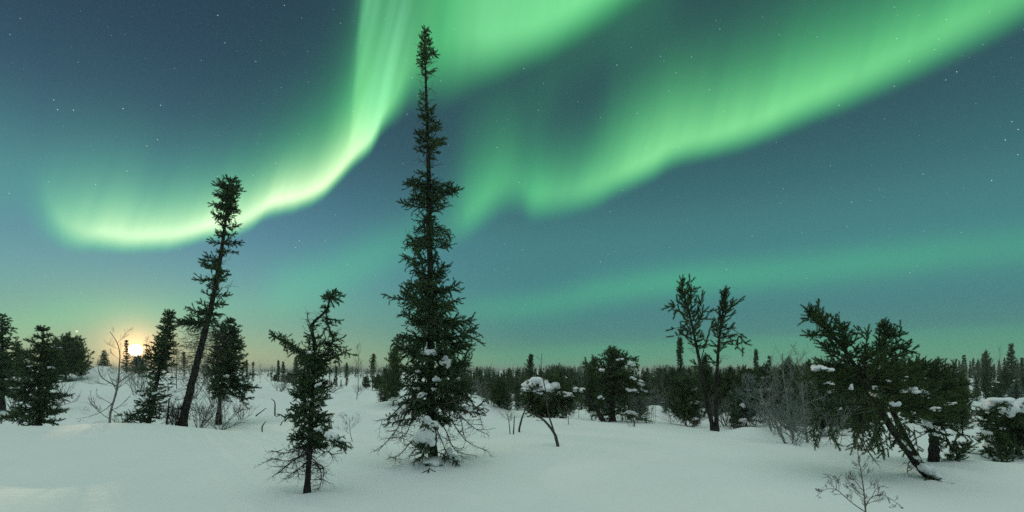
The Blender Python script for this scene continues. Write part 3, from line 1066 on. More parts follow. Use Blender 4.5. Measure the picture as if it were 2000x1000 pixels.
def crooked_spruce():
    t = Tree('spruce_tree', 601, 6.9, 'small crooked spruce with a bent bare top, left of the tallest spruce', 'tree', 31)
    s = t.stem([(600, 957), (604, 890), (607, 820), (611, 760), (614, 715), (613, 690), (614, 668), (609, 645), (614, 628), (628, 616), (639, 602), (643, 588), (646, 577)], 0.040, 0.010, 60)
    t.clothe(s, [(690, 18, 20, 1.2, .9), (705, 34, 30, 1.8, .95), (725, 30, 28, 1.4, .8), (750, 40, 26, 1.6, .8), (775, 38, 30, 1.8, .85), (800, 40, 30, 1.6, .8), (820, 48, 44, 1.6, .65), (845, 36, 30, 1.5, .8), (862, 44, 34, 1.6, .85),
                 (880, 30, 36, .9, .4)],
             150, ([0, .5, 1], [0.35, 0.0, -0.3]), ([0, 1], [0.2, 0.35]), 0.24, 0.019, 0.05, 0, 0.08, 0.95, 0.7, whorl=15, jitter=.25, depth=.55)
    t.clothe(s, [(578, 8, 8, .5, .4), (600, 14, 14, 1.2, .4), (625, 12, 16, 1.4, .3), (650, 16, 14, 1.6, .4), (680, 22, 22, 1.6, .7)], 30, ([0, 1], [0.3, 0.2]), ([0, 1], [0.3, 0.3]), 0.13, 0.022, 0.0, 0.03, 0.05, 0.9, 0.5)
    t.clothe(s, [(866, 40, 36, .8, .1), (880, 50, 40, 1.0, 0), (930, 20, 24, .5, 0)], 26, ([0, 1], [-0.35, -0.5]), ([0, 1], [0.1, 0.1]), 0.16, 0.03, 0.08, 0, 0.1, 0.9, 0.4)
    # the tuft at the very tip
    for k in range(12):
        a = k * 0.55
        t.limb([(645, 582), (648 + 11 * math.cos(a), 578 + 10 * math.sin(a) * .9, .05 * math.sin(a * 2)), (650 + 15 * math.cos(a), 580 + 11 * math.sin(a), .08 * math.sin(a * 2))], 0.005, 0.06, 0.022, 1 if k % 4 else 0, fork=.4)
    # second leader, side arms
    t.limb([(616, 705), (634, 694), (646, 676), (650, 658), (642, 640), (637, 622), (640, 606)], 0.015, 0.10, 0.024, 1, r1=.005, subs=26, sub_len=.16, sub_nf=.5, bare=.05)
    t.limb([(606, 702), (586, 690), (566, 672), (548, 664), (534, 652)], 0.015, 0.15, 0.020, 1, r1=.004, subs=18, sub_len=.17, sub_nf=.6, sub_up=-.2, bare=.05, droop=.12)
    t.limb([(618, 706), (640, 704), (660, 694), (676, 686)], 0.012, 0.15, 0.022, 1, subs=12, sub_len=.17, sub_nf=.8, sub_up=-.1, droop=.1)
    t.limb([(612, 690), (626, 672), (650, 672), (662, 682)], 0.009, 0.10, 0.035, 1, subs=4, sub_len=.12)
    t.limb([(608, 640), (602, 625), (600, 610)], 0.006, 0.05, 0.03, 0, subs=3, sub_len=.08, sub_nf=0)
    t.limb([(605, 695), (603, 680, -.1), (605, 664, -.1)], 0.007, 0.10, 0.025, 1)
    t.limb([(608, 800), (585, 808, -.1), (566, 815, -.2), (552, 812, -.2)], 0.008, 0.13, 0.035, 1)
    t.limb([(610, 840), (630, 850, -.2), (650, 858, -.3), (668, 868, -.3)], 0.010, 0.14, 0.03, 1, droop=.1, subs=5, sub_len=.14, sub_nf=.9)
    t.limb([(610, 755), (630, 757), (648, 752), (652, 745)], 0.008, 0.11, 0.03, 1)
    for a in ([(604, 880), (584, 892, -.1), (560, 900, -.15), (528, 895, -.2)], [(604, 885), (575, 898, .1), (548, 920, .15), (530, 932, .2)], [(606, 870), (580, 880, -.2), (555, 885, -.3), (530, 880, -.3)], [(602, 900), (588, 912, -.1), (570, 925, -.1), (552, 938, -.1)],
              [(606, 892), (620, 905, -.1), (632, 915, -.1), (630, 945, -.1)], [(606, 900), (622, 910, .1), (628, 935, .1), (622, 958, .1)], [(610, 860), (630, 880, .1), (645, 885, .1), (650, 896, .1)]):
        t.limb(a, 0.009, 0.14, 0.026, 0, 0.1, subs=10, sub_len=0.22, sub_nf=0, sub_up=-.2, bare=.15)
    t.done()
    snow_on(t, 645, 853, 6.62, 30, 26, 101, tilt=-.4, lobes=9); snow_on(t, 622, 838, 6.68, 20, 16, 102); snow_on(t, 664, 860, 6.6, 14, 10, 103, tilt=-.5)
    snow_on(t, 605, 688, 6.75, 15, 10, 104); snow_on(t, 621, 752, 6.75, 15, 9, 105, tilt=.5); snow_on(t, 603, 780, 6.72, 8, 9, 106)


def young_leaning_spruce():
    t = Tree('spruce_tree', 289, 15.2, 'small spruce with a pointed dense top, leaning, just right of the moon', 'tree', 41)
    s = t.stem([(289, 832), (300, 780), (311, 725), (320, 680), (326, 645), (331, 612)], 0.07, 0.008, 40)
    t.clothe(s, [(612, 3, 3, 1, 1), (628, 9, 8, 2, 1), (650, 16, 15, 2.4, 1), (672, 18, 18, 2.4, 1), (690, 34, 20, 2.2, 1), (712, 36, 26, 2.2, .9), (730, 30, 26, 1.6, .85), (748, 16, 30, 1.2, .7), (768, 26, 26, 1.2, .85), (782, 34, 26, 1.4, .9), (805, 34, 22, 1.8, .95), (824, 40, 22, 1.2, .9)],
             150, ([0, .5, 1], [0.6, 0.1, -0.15]), ([0, 1], [0.2, 0.25]), 0.34, 0.05, 0.04, 0, 0.06, 0.85, 0.4)
    t.limb([(296, 800), (275, 806), (258, 812), (246, 820)], 0.016, 0.24, 0.05, 1, subs=5, sub_len=.3, sub_nf=1)
    t.done()
    snow_on(t, 303, 768, 14.8, 11, 9, 111)


def bushy_spruce():
    t = Tree('spruce_tree', 75, 15.2, 'broad bushy spruce with dense flat boughs at the left end of the near snow crest', 'tree', 51)
    s = t.stem([(75, 833), (77, 770), (80, 710), (83, 670), (84, 643)], 0.085, 0.01, 40)
    t.clothe(s, [(643, 3, 3, 1, 1), (655, 10, 12, 1.6, 1), (672, 20, 20, 1.8, 1), (684, 32, 24, 1.8, 1), (700, 38, 26, 1.6, 1), (716, 44, 40, 1.6, 1), (732, 54, 46, 1.8, 1), (750, 46, 40, 1.8, 1), (770, 44, 44, 1.8, 1), (790, 54, 44, 1.9, 1), (810, 58, 42, 1.6, 1), (825, 50, 32, 1.2, 1)],
             115, ([0, .3, 1], [0.5, 0.1, -0.1]), ([0, 1], [0.2, 0.2]), 0.36, 0.048, 0.03, 0.02, 0.06, 0.8, 0.4, whorl=15)
    t.limb([(72, 800), (45, 806), (20, 814), (2, 816)], 0.02, 0.26, 0.05, 1, subs=5, sub_len=.3, sub_nf=1)
    t.done()
    snow_on(t, 62, 716, 15.0, 20, 7, 121); snow_on(t, 100, 718, 15.0, 13, 7, 122); snow_on(t, 44, 729, 15.1, 12, 5, 124)


def edge_spruce():
    t = Tree('spruce_tree', 4, 21.0, 'spruce cut off by the left edge, with thin spaced boughs at its top', 'tree', 61)
    s = t.stem([(4, 790), (5, 720), (4, 660), (4, 614)], 0.10, 0.012, 30)
    t.clothe(s, [(614, 2, 3, 1, 1), (630, 12, 14, 1.3, 1), (650, 22, 22, 1.5, 1), (668, 28, 24, 1.6, 1), (690, 36, 30, 1.6, 1), (730, 40, 36, 1.6, 1), (775, 44, 40, 1.2, 1)],
             90, ([0, 1], [0.25, -0.1]), ([0, 1], [0.15, 0.2]), 0.42, 0.07, 0.06, 0, 0.08, 0.8, 0.35)
    t.done()


def forked_bush_spruce():
    t = Tree('spruce_tree', 432, 18.5, 'dense dark spruce behind the leaning trunk, with frosted twigs and low boughs to the right', 'tree', 71)
    s = t.stem([(427, 812), (431, 770), (438, 720), (445, 670), (450, 628)], 0.085, 0.012, 36)
    t.clothe(s, [(628, 4, 6, 1.5, 1), (645, 20, 18, 1.8, 1), (670, 30, 26, 2.0, 1), (695, 30, 34, 2.0, 1), (720, 30, 42, 2.0, .95), (745, 24, 52, 2.0, .9), (762, 16, 52, 1.6, .9), (780, 14, 34, .8, .6)],
             170, ([0, 1], [0.5, -0.12]), ([0, 1], [0.2, 0.2]), 0.45, 0.06, 0.02, 0.03, 0.05, 0.95, 0.45, whorl=14)
    t.clothe(s, [(690, 30, 20, 1, 0), (730, 30, 20, 1, 0), (790, 26, 40, .8, 0)], 26, ([0, 1], [0, -0.1]), ([0, 1], [0.1, 0.2]), 0.35, 0.06, 0.0, 0, 0.1, 0.9, 0.3)
    t.limb([(440, 745), (465, 752), (485, 756), (500, 757)], 0.02, 0.28, 0.06, 1, subs=6, sub_len=.3, sub_nf=1)
    t.limb([(440, 755), (455, 770), (475, 778), (488, 777)], 0.02, 0.26, 0.06, 1, subs=5, sub_len=.3, sub_nf=1)
    t.done()
    snow_on(t, 442, 735, 17.9, 10, 9, 131); snow_on(t, 432, 680, 17.9, 8, 6, 132); snow_on(t, 468, 738, 18, 8, 7, 133)


def twin_pine():
    t = Tree('pine_tree', 1396, 14.1, 'tall thin pine forked into two trunks with small upturned tufts', 'tree', 81, needle='pine_tuft')
    t.seg = 0.20
    A = t.stem([(1393, 836), (1382, 790), (1370, 725), (1358, 665), (1347, 615), (1338, 585), (1330, 556)], 0.068, 0.012, 46)
    B = t.stem([(1399, 836), (1399, 780), (1401, 715), (1405, 660), (1410, 620), (1414, 595), (1415, 574)], 0.062, 0.012, 46)
    E = ([0, .5, 1], [0.9, 0.35, -0.1])
    U = ([0, 1], [0.5, 0.9])
    kw = dict(twig=0.20, spacing=0.16, droop=0.0, rise=0.34, bare=0.25, roll=0.9, fork=0.0, jitter=0.5)
    t.clothe(A, [(556, 5, 5, 1.4, 1), (575, 13, 12, 1.5, 1), (605, 26, 26, 1.7, 1), (635, 26, 26, 1.6, .95), (668, 40, 22, 1.5, .9), (690, 24, 20, .8, .8), (720, 18, 16, .4, .5)], 36, E, U, **kw)
    t.clothe(B, [(574, 5, 6, 1.4, 1), (595, 14, 20, 1.5, 1), (625, 18, 24, 1.6, 1), (655, 14, 42, 1.4, .95), (690, 20, 24, 1.0, .8), (725, 16, 16, .5, .6)], 30, E, U, **kw)
    for a in ([(1347, 615), (1350, 590), (1348, 568), (1347, 550)], [(1352, 640), (1366, 625), (1372, 605), (1368, 592)], [(1340, 600), (1328, 592), (1318, 598)], [(1345, 620), (1330, 610), (1318, 602)], [(1355, 665), (1335, 655), (1318, 656)], [(1352, 655), (1332, 640), (1316, 642)],
              [(1370, 700), (1378, 670), (1384, 650), (1390, 636)], [(1410, 625), (1425, 605), (1442, 588)], [(1406, 660), (1425, 655), (1445, 658), (1450, 680)], [(1408, 640), (1428, 642), (1445, 652)], [(1405, 670), (1425, 668), (1440, 678)], [(1350, 630), (1366, 600), (1370, 582)]):
        t.limb(a, 0.014, 0.17, 0.16, 1, rise=.35, r1=.005, bare=.3, subs=2, sub_len=.25, sub_nf=1, fork=0)
    t.done()


def leaning_pine():
    t = Tree('pine_tree', 1815, 7.75, 'big wide pine leaning far to the left with snow along its slanting trunk', 'tree', 91, needle='pine_tuft')
    t.seg = 0.105
    A = t.stem([(1822, 936), (1790, 903), (1752, 852), (1722, 806), (1695, 757), (1668, 712), (1640, 670), (1610, 640), (1582, 612)], 0.070, 0.010, 50, rough=.09)
    B = t.stem([(1800, 910, .05), (1772, 862, .1), (1748, 812, .2), (1733, 765, .25), (1728, 715, .3), (1730, 670, .3), (1725, 634, .3)], 0.052, 0.010, 44, 0, rough=.09)
    E = ([0, .4, 1], [0.8, 0.35, -0.1])
    U = ([0, 1], [0.4, 0.5])
    kw = dict(twig=0.18, spacing=0.036, droop=0.0, rise=0.26, bare=0.50, roll=1.1, fork=0.35, jitter=0.55)
    t.clothe(A, [(612, 8, 10, 1.3, 1), (630, 20, 26, 1.5, 1), (655, 34, 34, 1.6, 1), (685, 46, 44, 1.6, 1), (715, 76, 70, 1.8, 1), (745, 96, 84, 1.9, .95), (775, 90, 92, 1.5, .9), (800, 60, 80, .7, .8)], 105, E, U, depth=.8, **kw)
    t.clothe(B, [(634, 7, 12, 1.4, 1), (650, 22, 22, 1.5, 1), (675, 28, 34, 1.6, 1), (700, 34, 58, 1.6, 1), (735, 50, 84, 1.6, .95), (770, 50, 116, 1.4, .95), (800, 40, 110, .8, .85)], 90, E, U, depth=.8, **kw)
    for a in ([(1610, 640), (1596, 622), (1576, 604)], [(1635, 665), (1605, 655), (1578, 655)], [(1660, 700), (1640, 660), (1640, 632)], [(1690, 745), (1690, 690), (1695, 648)], [(1730, 690, .3), (1755, 680, .3), (1782, 688, .3)], [(1730, 660, .3), (1748, 655, .3), (1760, 662, .3)],
              [(1700, 765), (1650, 740, -.3), (1600, 735, -.4), (1560, 742, -.4)], [(1690, 755), (1640, 715, -.2), (1590, 715, -.2)], [(1715, 795), (1660, 790, -.3), (1610, 800, -.4)]):
        t.limb(a, 0.014, 0.15, 0.045, 1, rise=.2, r1=.004, bare=.15, subs=6, sub_len=.18, sub_nf=1)
    # limp twigs hanging under the crown
    for i in range(34):
        x = t.rng.uniform(1590, 1790); y0 = t.rng.uniform(800, 835); L = t.rng.uniform(20, 62)
        dy = t.rng.uniform(-.5, .4)
        t.limb([(x, y0, dy), (x + t.rng.uniform(-8, 10), y0 + L * .5, dy), (x + t.rng.uniform(-10, 14), y0 + L, dy)], 0.004, 0.05, 0.05, 1, r1=.0015, bare=.1, fork=0)
    t.limb([(1690, 800), (1684, 835), (1690, 870), (1712, 905)], 0.012, 0.06, 0.05, 0, subs=6, sub_len=.12, sub_nf=.4, sub_up=-.6)
    t.limb([(1786, 898), (1775, 905), (1772, 925)], 0.008, 0.05, 0.05, 0, subs=3, sub_len=.08, sub_nf=0)
    t.done()
    snow_on(t, 1816, 922, 7.62, 46, 22, 141, tilt=-.75, lobes=8); snow_on(t, 1795, 897, 7.66, 20, 10, 142, tilt=-.6); snow_on(t, 1768, 868, 7.68, 26, 7, 143, tilt=-.85)
    snow_on(t, 1712, 775, 7.6, 24, 8, 144, tilt=-.8); snow_on(t, 1766, 863, 7.75, 14, 8, 145)
    snow_on(t, 1608, 720, 7.35, 40, 17, 146); snow_on(t, 1618, 748, 7.3, 17, 9, 147); snow_on(t, 1662, 758, 7.3, 8, 16, 148); snow_on(t, 1714, 717, 7.5, 14, 9, 149); snow_on(t, 1710, 758, 7.3, 12, 11, 150)
    snow_on(t, 1786, 762, 7.4, 34, 17, 151); snow_on(t, 1808, 768, 7.4, 22, 18, 152, tilt=-.5); snow_on(t, 1745, 790, 7.3, 20, 16, 153); snow_on(t, 1827, 800, 7.5, 18, 11, 154); snow_on(t, 1764, 744, 7.4, 14, 6, 155); snow_on(t, 1785, 807, 7.3, 8, 9, 156)
    snow_on(t, 1858, 788, 7.9, 18, 8, 157); snow_on(t, 1735, 743, 7.4, 9, 8, 158); snow_on(t, 1768, 737, 7.4, 10, 6, 159)


def broken_pine():
    t = Tree('pine_tree', 1824, 9.0, 'pine with a short thick upright trunk bending left into the crown, behind the leaning pine', 'tree', 95, needle='pine_tuft')
    t.seg = 0.115
    A = t.stem([(1824, 915), (1824, 880), (1822, 850), (1812, 828), (1796, 806), (1775, 770), (1770, 730)], 0.095, 0.02, 40, rough=.1)
    kw = dict(twig=0.20, spacing=0.04, droop=0.0, rise=0.24, bare=0.45, roll=1.1, fork=0.35, jitter=0.55)
    t.clothe(A, [(715, 40, 40, 1.2, 1), (740, 60, 70, 1.6, 1), (770, 70, 100, 1.8, 1), (800, 70, 100, 1.6, .9), (835, 40, 70, .6, .6)], 110, ([0, 1], [0.4, 0.0]), ([0, 1], [0.3, 0.3]), **kw)
    for a in ([(1812, 826), (1840, 800), (1870, 780), (1895, 770)], [(1800, 812), (1840, 770), (1865, 740)], [(1812, 828), (1850, 830), (1880, 850)], [(1820, 846), (1845, 850), (1860, 880)]):
        t.limb(a, 0.018, 0.16, 0.055, 1, rise=.1, subs=8, sub_len=.25, sub_nf=.9)
    t.done()
    snow_on(t, 1815, 832, 8.85, 22, 14, 161, tilt=-.8); snow_on(t, 1826, 848, 8.85, 18, 10, 162); snow_on(t, 1806, 820, 8.9, 16, 9, 163, tilt=-.7)


def snow_capped_pine():
    t = Tree('pine_tree', 1072, 18.0, 'low bushy pine under a thick pinkish cap of snow, behind the forked sapling', 'tree', 101, needle='pine')
    s = t.stem([(1072, 815), (1068, 790), (1062, 765), (1058, 748)], 0.10, 0.03, 20)
    kw = dict(twig=0.36, spacing=0.07, droop=0.05, rise=0.0, bare=0.15, roll=0.9, fork=0.3)
    t.clothe(s, [(748, 36, 46, 1, 1), (768, 42, 52, 1.6, 1), (785, 40, 46, 1.4, 1), (805, 34, 38, 1, 1)], 120, ([0, 1], [0.15, -0.25]), ([0, 1], [-0.2, -0.2]), **kw)
    t.limb([(1080, 790), (1100, 775), (1118, 768), (1138, 762)], 0.03, 0.22, 0.08, 1, subs=6, sub_len=.3, sub_nf=1)
    t.done()
    snow_on(t, 1047, 748, 17.6, 50, 28, 171, dpx=50, lobes=9); snow_on(t, 1070, 756, 17.3, 42, 28, 172, dpx=44, lobes=9); snow_on(t, 1034, 760, 17.4, 30, 16, 173)
    snow_on(t, 1094, 768, 17.4, 22, 10, 174); snow_on(t, 1112, 771, 17.4, 32, 14, 175, tilt=-.1); snow_on(t, 1130, 761, 17.5, 22, 12, 176); snow_on(t, 1066, 775, 17.2, 12, 20, 177); snow_on(t, 1024, 770, 17.6, 12, 8, 178); snow_on(t, 1052, 768, 17.1, 14, 8, 179)


def shaggy_pine():
    t = Tree('pine_tree', 1194, 16.6, 'shaggy dark pine with snow-laden boughs on its right side, beside a slanting log', 'tree', 105, needle='pine')
    t.seg = 0.15
    s = t.stem([(1196, 822), (1195, 780), (1196, 740), (1197, 710), (1197, 692)], 0.11, 0.03, 26)
    kw = dict(twig=0.38, spacing=0.075, droop=0.06, rise=0.08, bare=0.15, roll=0.9, fork=0.3)
    t.clothe(s, [(690, 10, 10, 1.2, 1), (703, 22, 26, 1.6, .95), (720, 34, 36, 1.6, .9), (745, 34, 44, 1.6, .85), (770, 30, 40, 1.4, .75), (795, 30, 26, 1.0, .4), (815, 36, 36, .9, .5)], 130, ([0, .5, 1], [0.9, 0.1, -0.3]), ([0, 1], [0.3, -0.2]), **kw)
    t.clothe(s, [(700, 26, 28, 1, 0), (740, 34, 30, 1, 0), (790, 30, 24, 1, 0)], 30, ([0, 1], [0.1, -0.4]), ([0, 1], [-0.4, -0.4]), 0.3, 0.07, 0.1)
    for a in ([(1190, 740), (1176, 722), (1164, 712), (1160, 702)], [(1185, 760), (1165, 735), (1150, 722), (1145, 708)], [(1198, 735), (1225, 735), (1245, 745), (1256, 752)], [(1198, 750), (1225, 752), (1240, 762)], [(1197, 705), (1215, 700), (1238, 703), (1243, 715)]):
        t.limb(a, 0.02, 0.24, 0.08, 1, rise=.1, subs=4, sub_len=.3, sub_nf=1)
    t.done()
    for i, (x, y, w, h, tl) in enumerate([(1236, 739, 22, 9, -.2), (1252, 750, 24, 14, -.6), (1258, 764, 14, 9, -.4), (1234, 762, 22, 10, -.2), (1248, 768, 16, 7, -.3), (1228, 711, 14, 10, 0), (1177, 723, 14, 10, 0), (1212, 702, 16, 7, 0), (1174, 776, 14, 10, 0), (1236, 806, 26, 12, -.3), (1250, 814, 18, 9, -.3)]):
        snow_on(t, x, y, 16.0, w, h, 181 + i, tilt=tl)


tall_spruce()
leaning_spruce()
crooked_spruce()
young_leaning_spruce()
bushy_spruce()
edge_spruce()
forked_bush_spruce()
twin_pine()
leaning_pine()
broken_pine()
snow_capped_pine()
shaggy_pine()


# ------------------------------------------------------------------ bare birches, saplings and shrubs
class Bare:
    def __init__(self, name, px, Y, label, cat, seed, group=None, mat=None, py=None, twig_mat=None):
        self.rng = np.random.default_rng(seed)
        self.Y = Y
        X = (px - 1000) / 1000.0 * Y
        self.base = np.array([X, Y, gz(X, Y) if py is None else P(px, py, Y)[2]])
        self.name, self.label, self.cat, self.group = name, label, cat, group
        self.wood, self.fine = Geo(), Geo()
        self.mat = mat or M_TWIG
        self.twig_mat = twig_mat or self.mat
        self.snows = []

    def grow(self, p, d, L, r, lvl, up=0.12, kids=5, spread=0.7, G=None, kink=0.16):
        rng = self.rng
        G = G or self.fine
        n = 5 if lvl else 4
        pts, dirs = [np.array(p, float)], []
        d = unit(np.array(d, float))
        for i in range(n):
            pts.append(pts[-1] + d * L / n)
            dirs.append(d)
            d = unit(d + rng.normal(0, kink, 3) + np.array([0, 0, up]))
        pts = np.array(pts)
        tube(G, pts, np.linspace(r, max(r * 0.45, 0.0011), len(pts)), 4 if lvl > 1 else 3, 0, cap=False)
        if lvl <= 0:
            return
        for i in range(rng.poisson(kids) + 1):
            f = rng.uniform(0.2, 1.0)
            k = min(int(f * n), n - 1)
            q = pts[k] + (pts[k + 1] - pts[k]) * (f * n - k)
            w = unit(rng.normal(size=3))
            w = unit(w - dirs[k] * np.dot(w, dirs[k]))
            dd = unit(dirs[k] + w * rng.uniform(0.5, 1.3) * spread + np.array([0, 0, 0.1]))
            self.grow(q, dd, L * rng.uniform(0.3, 0.62) * (1.15 - 0.5 * f), r * 0.55, lvl - 1, up, kids * 0.75, spread, None, kink)

    def stem(self, pts, r0, r1, kids=10, L=0.4, lvl=2, sink=0.2, f0=0.25, up=0.12, spread=0.9, rough=0.05, kid_r=None, n=26):
        rng = self.rng
        w = [P(p[0], p[1], self.Y + (p[2] if len(p) > 2 else 0.0)) for p in pts]
        s = spline(w, n)
        if sink:
            s = np.vstack([[s[0][0], s[0][1], min(s[0][2], gz(s[0][0], s[0][1])) - sink], s])
        tube(self.wood, s, np.linspace(r0, r1, len(s)), 7, 0, rough, rng)
        tg = unit(np.gradient(s, axis=0))
        for i in range(kids):
            f = f0 + (1 - f0) * (i + rng.random()) / kids
            k = min(int(f * (len(s) - 1)), len(s) - 1)
            wv = unit(rng.normal(size=3))
            wv = unit(wv - tg[k] * np.dot(wv, tg[k]))
            self.grow(s[k], unit(tg[k] * 0.6 + wv * spread), L * rng.uniform(0.5, 1.15) * (1.2 - 0.7 * f), kid_r or max(r0 * 0.35 * (1.1 - f), 0.0022), lvl, up)
        return s

    def done(self):
        two = self.wood.n and self.fine.n
        if two:
            root = thing(self.name, self.base, self.label, self.cat, self.group)
            link('trunk', self.wood.mesh('trunk', [self.mat], True, self.base), root)
            link('twigs', self.fine.mesh('twigs', [self.twig_mat], True, self.base), root)
        else:
            g = self.wood if self.wood.n else self.fine
            root = tag(link(self.name, g.mesh(self.name, [self.mat], True, self.base), None, self.base), self.label, self.cat, self.group)
        self.root = root
        return root


def scrub(name, px, Y, hpx, wpx, stems, seed, label, cat='shrub', group=None, mat=None, lvl=2, r=0.006, up=0.1, kids=4, py=None):
    """several thin stems out of one root"""
    b = Bare(name, px, Y, label, cat, seed, group, mat, py)
    rng = b.rng
    k = Y / 1000.0
    for i in range(stems):
        a = rng.uniform(0, 6.28)
        lean = np.array([math.cos(a) * wpx * k * rng.uniform(0.1, 0.55), math.sin(a) * wpx * k * 0.3, hpx * k * rng.uniform(0.6, 1.0)])
        p = b.base + np.array([rng.normal(0, 0.03), rng.normal(0, 0.03), -0.08])
        b.grow(p, lean, np.linalg.norm(lean) + 0.08, r * rng.uniform(0.7, 1.1), lvl, up, kids)
    return b.done()


def hill_birch():
    b = Bare('birch_tree', 214, 15.6, 'slender bare birch on the snow slope between the bushy spruce and the moon', 'tree', 201, mat=M_BIRCH, twig_mat=M_TWIG, py=832)
    b.stem([(214, 834), (216, 805), (226, 770), (231, 745), (233, 715), (234, 690), (228, 668), (215, 648)], 0.036, 0.008, 15, 0.75, 2, f0=0.12)
    b.stem([(229, 755), (216, 748), (200, 738), (193, 725), (190, 705)], 0.022, 0.006, 8, 0.6, 2, 0)
    b.stem([(231, 748), (244, 738), (256, 730), (266, 716)], 0.020, 0.005, 7, 0.55, 2, 0)
    b.stem([(222, 785), (205, 800), (180, 812), (148, 818)], 0.014, 0.004, 7, 0.45, 2, 0)
    b.stem([(217, 800), (232, 808), (250, 815)], 0.010, 0.004, 5, 0.35, 1, 0)
    b.stem([(228, 765), (222, 752), (214, 735), (210, 726)], 0.014, 0.005, 5, 0.5, 2, 0)
    b.done()


def thicket():
    M = M_BIRCH
    b = Bare('birch_tree', 1543, 11.3, 'bare birch leaning left with a hooked top, in the pale thicket', 'tree', 211, mat=M, twig_mat=M_RIME)
    b.stem([(1543, 885), (1530, 858), (1516, 828), (1503, 806), (1492, 786), (1485, 766), (1488, 752)], 0.034, 0.010, 16, 0.6, 2)
    b.stem([(1494, 794), (1508, 776), (1520, 770), (1540, 757)], 0.011, 0.005, 9, 0.45, 2, 0)
    b.stem([(1502, 784), (1506, 755), (1512, 740), (1510, 724)], 0.008, 0.005, 6, 0.35, 2, 0)
    b.stem([(1538, 875), (1550, 860), (1548, 835)], 0.016, 0.006, 6, 0.4, 2, 0)
    b.stem([(1486, 780), (1485, 800), (1500, 830), (1512, 850)], 0.010, 0.003, 7, 0.35, 2, 0)
    b.done()
    snow(b.root, b.base, 1540, 860, 11.2, 14, 16, 321)
    b = Bare('birch_tree', 1579, 11.8, 'upright bare birch at the right of the pale thicket, touching the leaning pine', 'tree', 212, mat=M, twig_mat=M_RIME)
    b.stem([(1579, 880), (1574, 840), (1569, 790), (1565, 740), (1556, 700)], 0.032, 0.008, 26, 0.75, 2, f0=.15)
    b.done()
    b = Bare('birch_tree', 1552, 12.2, 'thin bare birch in the middle of the pale thicket, its twigs fanning into the sky', 'tree', 213, mat=M, twig_mat=M_RIME)
    b.stem([(1552, 878), (1545, 830), (1537, 780), (1530, 730), (1528, 690)], 0.028, 0.006, 26, 0.8, 2, f0=.15)
    b.stem([(1535, 770), (1550, 730), (1560, 690)], 0.014, 0.004, 12, 0.6, 2, 0)
    b.done()
    for i, (px, Y, h, w, lab) in enumerate(((1525, 12.4, 150, 120, 'tall fine grey brush behind the hooked birch'), (1590, 12.6, 170, 130, 'tall fine grey brush between the upright birch and the leaning pine'), (1600, 11.2, 90, 170, 'sprawling bare shrub on the snow at the foot of the leaning pine'), (1555, 11.0, 80, 120, 'low tangle of bare twigs at the foot of the hooked birch'),
                                            (1630, 11.6, 110, 160, 'grey bare shrub half hidden under the crown of the leaning pine'), (1510, 12.6, 70, 80, 'thin bare shrub on the snow left of the hooked birch'))):
        scrub('bare_shrub', px, Y, h, w, 5 if h > 120 else 7, 220 + i, lab, 'shrub', None, M_RIME, 2, 0.007, 0.03, 3.5)


def front_shrub():
    b = Bare('bare_shrub', 1690, 5.2, 'leafless sapling in the near snow at the bottom edge, before the leaning pine', 'shrub', 231, mat=M_TWIG)
    b.stem([(1692, 1030), (1690, 990), (1686, 950), (1680, 912), (1673, 868)], 0.0090, 0.0025, 22, 0.22, 2, 0.1, 0.25, 0.12, 1.0, n=30)
    b.stem([(1690, 1000), (1668, 985), (1648, 968), (1632, 956), (1612, 956), (1594, 970)], 0.0055, 0.0018, 10, 0.15, 2, 0)
    b.stem([(1634, 958), (1632, 940), (1622, 928), (1605, 926)], 0.0035, 0.0014, 6, 0.10, 1, 0)
    b.stem([(1690, 990), (1702, 972), (1722, 966), (1742, 976), (1760, 988)], 0.0050, 0.0016, 9, 0.14, 2, 0)
    b.stem([(1702, 972), (1712, 955), (1730, 948)], 0.0035, 0.0014, 5, 0.10, 1, 0)
    b.stem([(1687, 960), (1670, 940), (1650, 928)], 0.0035, 0.0014, 6, 0.12, 1, 0)
    b.done()


def forked_sapling():
    b = Bare('bare_sapling', 1090, 10.3, 'dark forked sapling with two bent bare stems in front of the snow-capped pine', 'sapling', 241, mat=M_DEAD)
    b.stem([(1091, 879), (1085, 852), (1074, 834), (1060, 819), (1042, 809), (1022, 795), (1010, 784)], 0.034, 0.012, 3, 0.22, 1, 0.15, .5)
    b.stem([(1087, 866), (1081, 840), (1073, 815), (1068, 790), (1066, 765), (1061, 742), (1057, 715), (1058, 690)], 0.020, 0.004, 7, 0.28, 1, 0, .35)
    b.done()


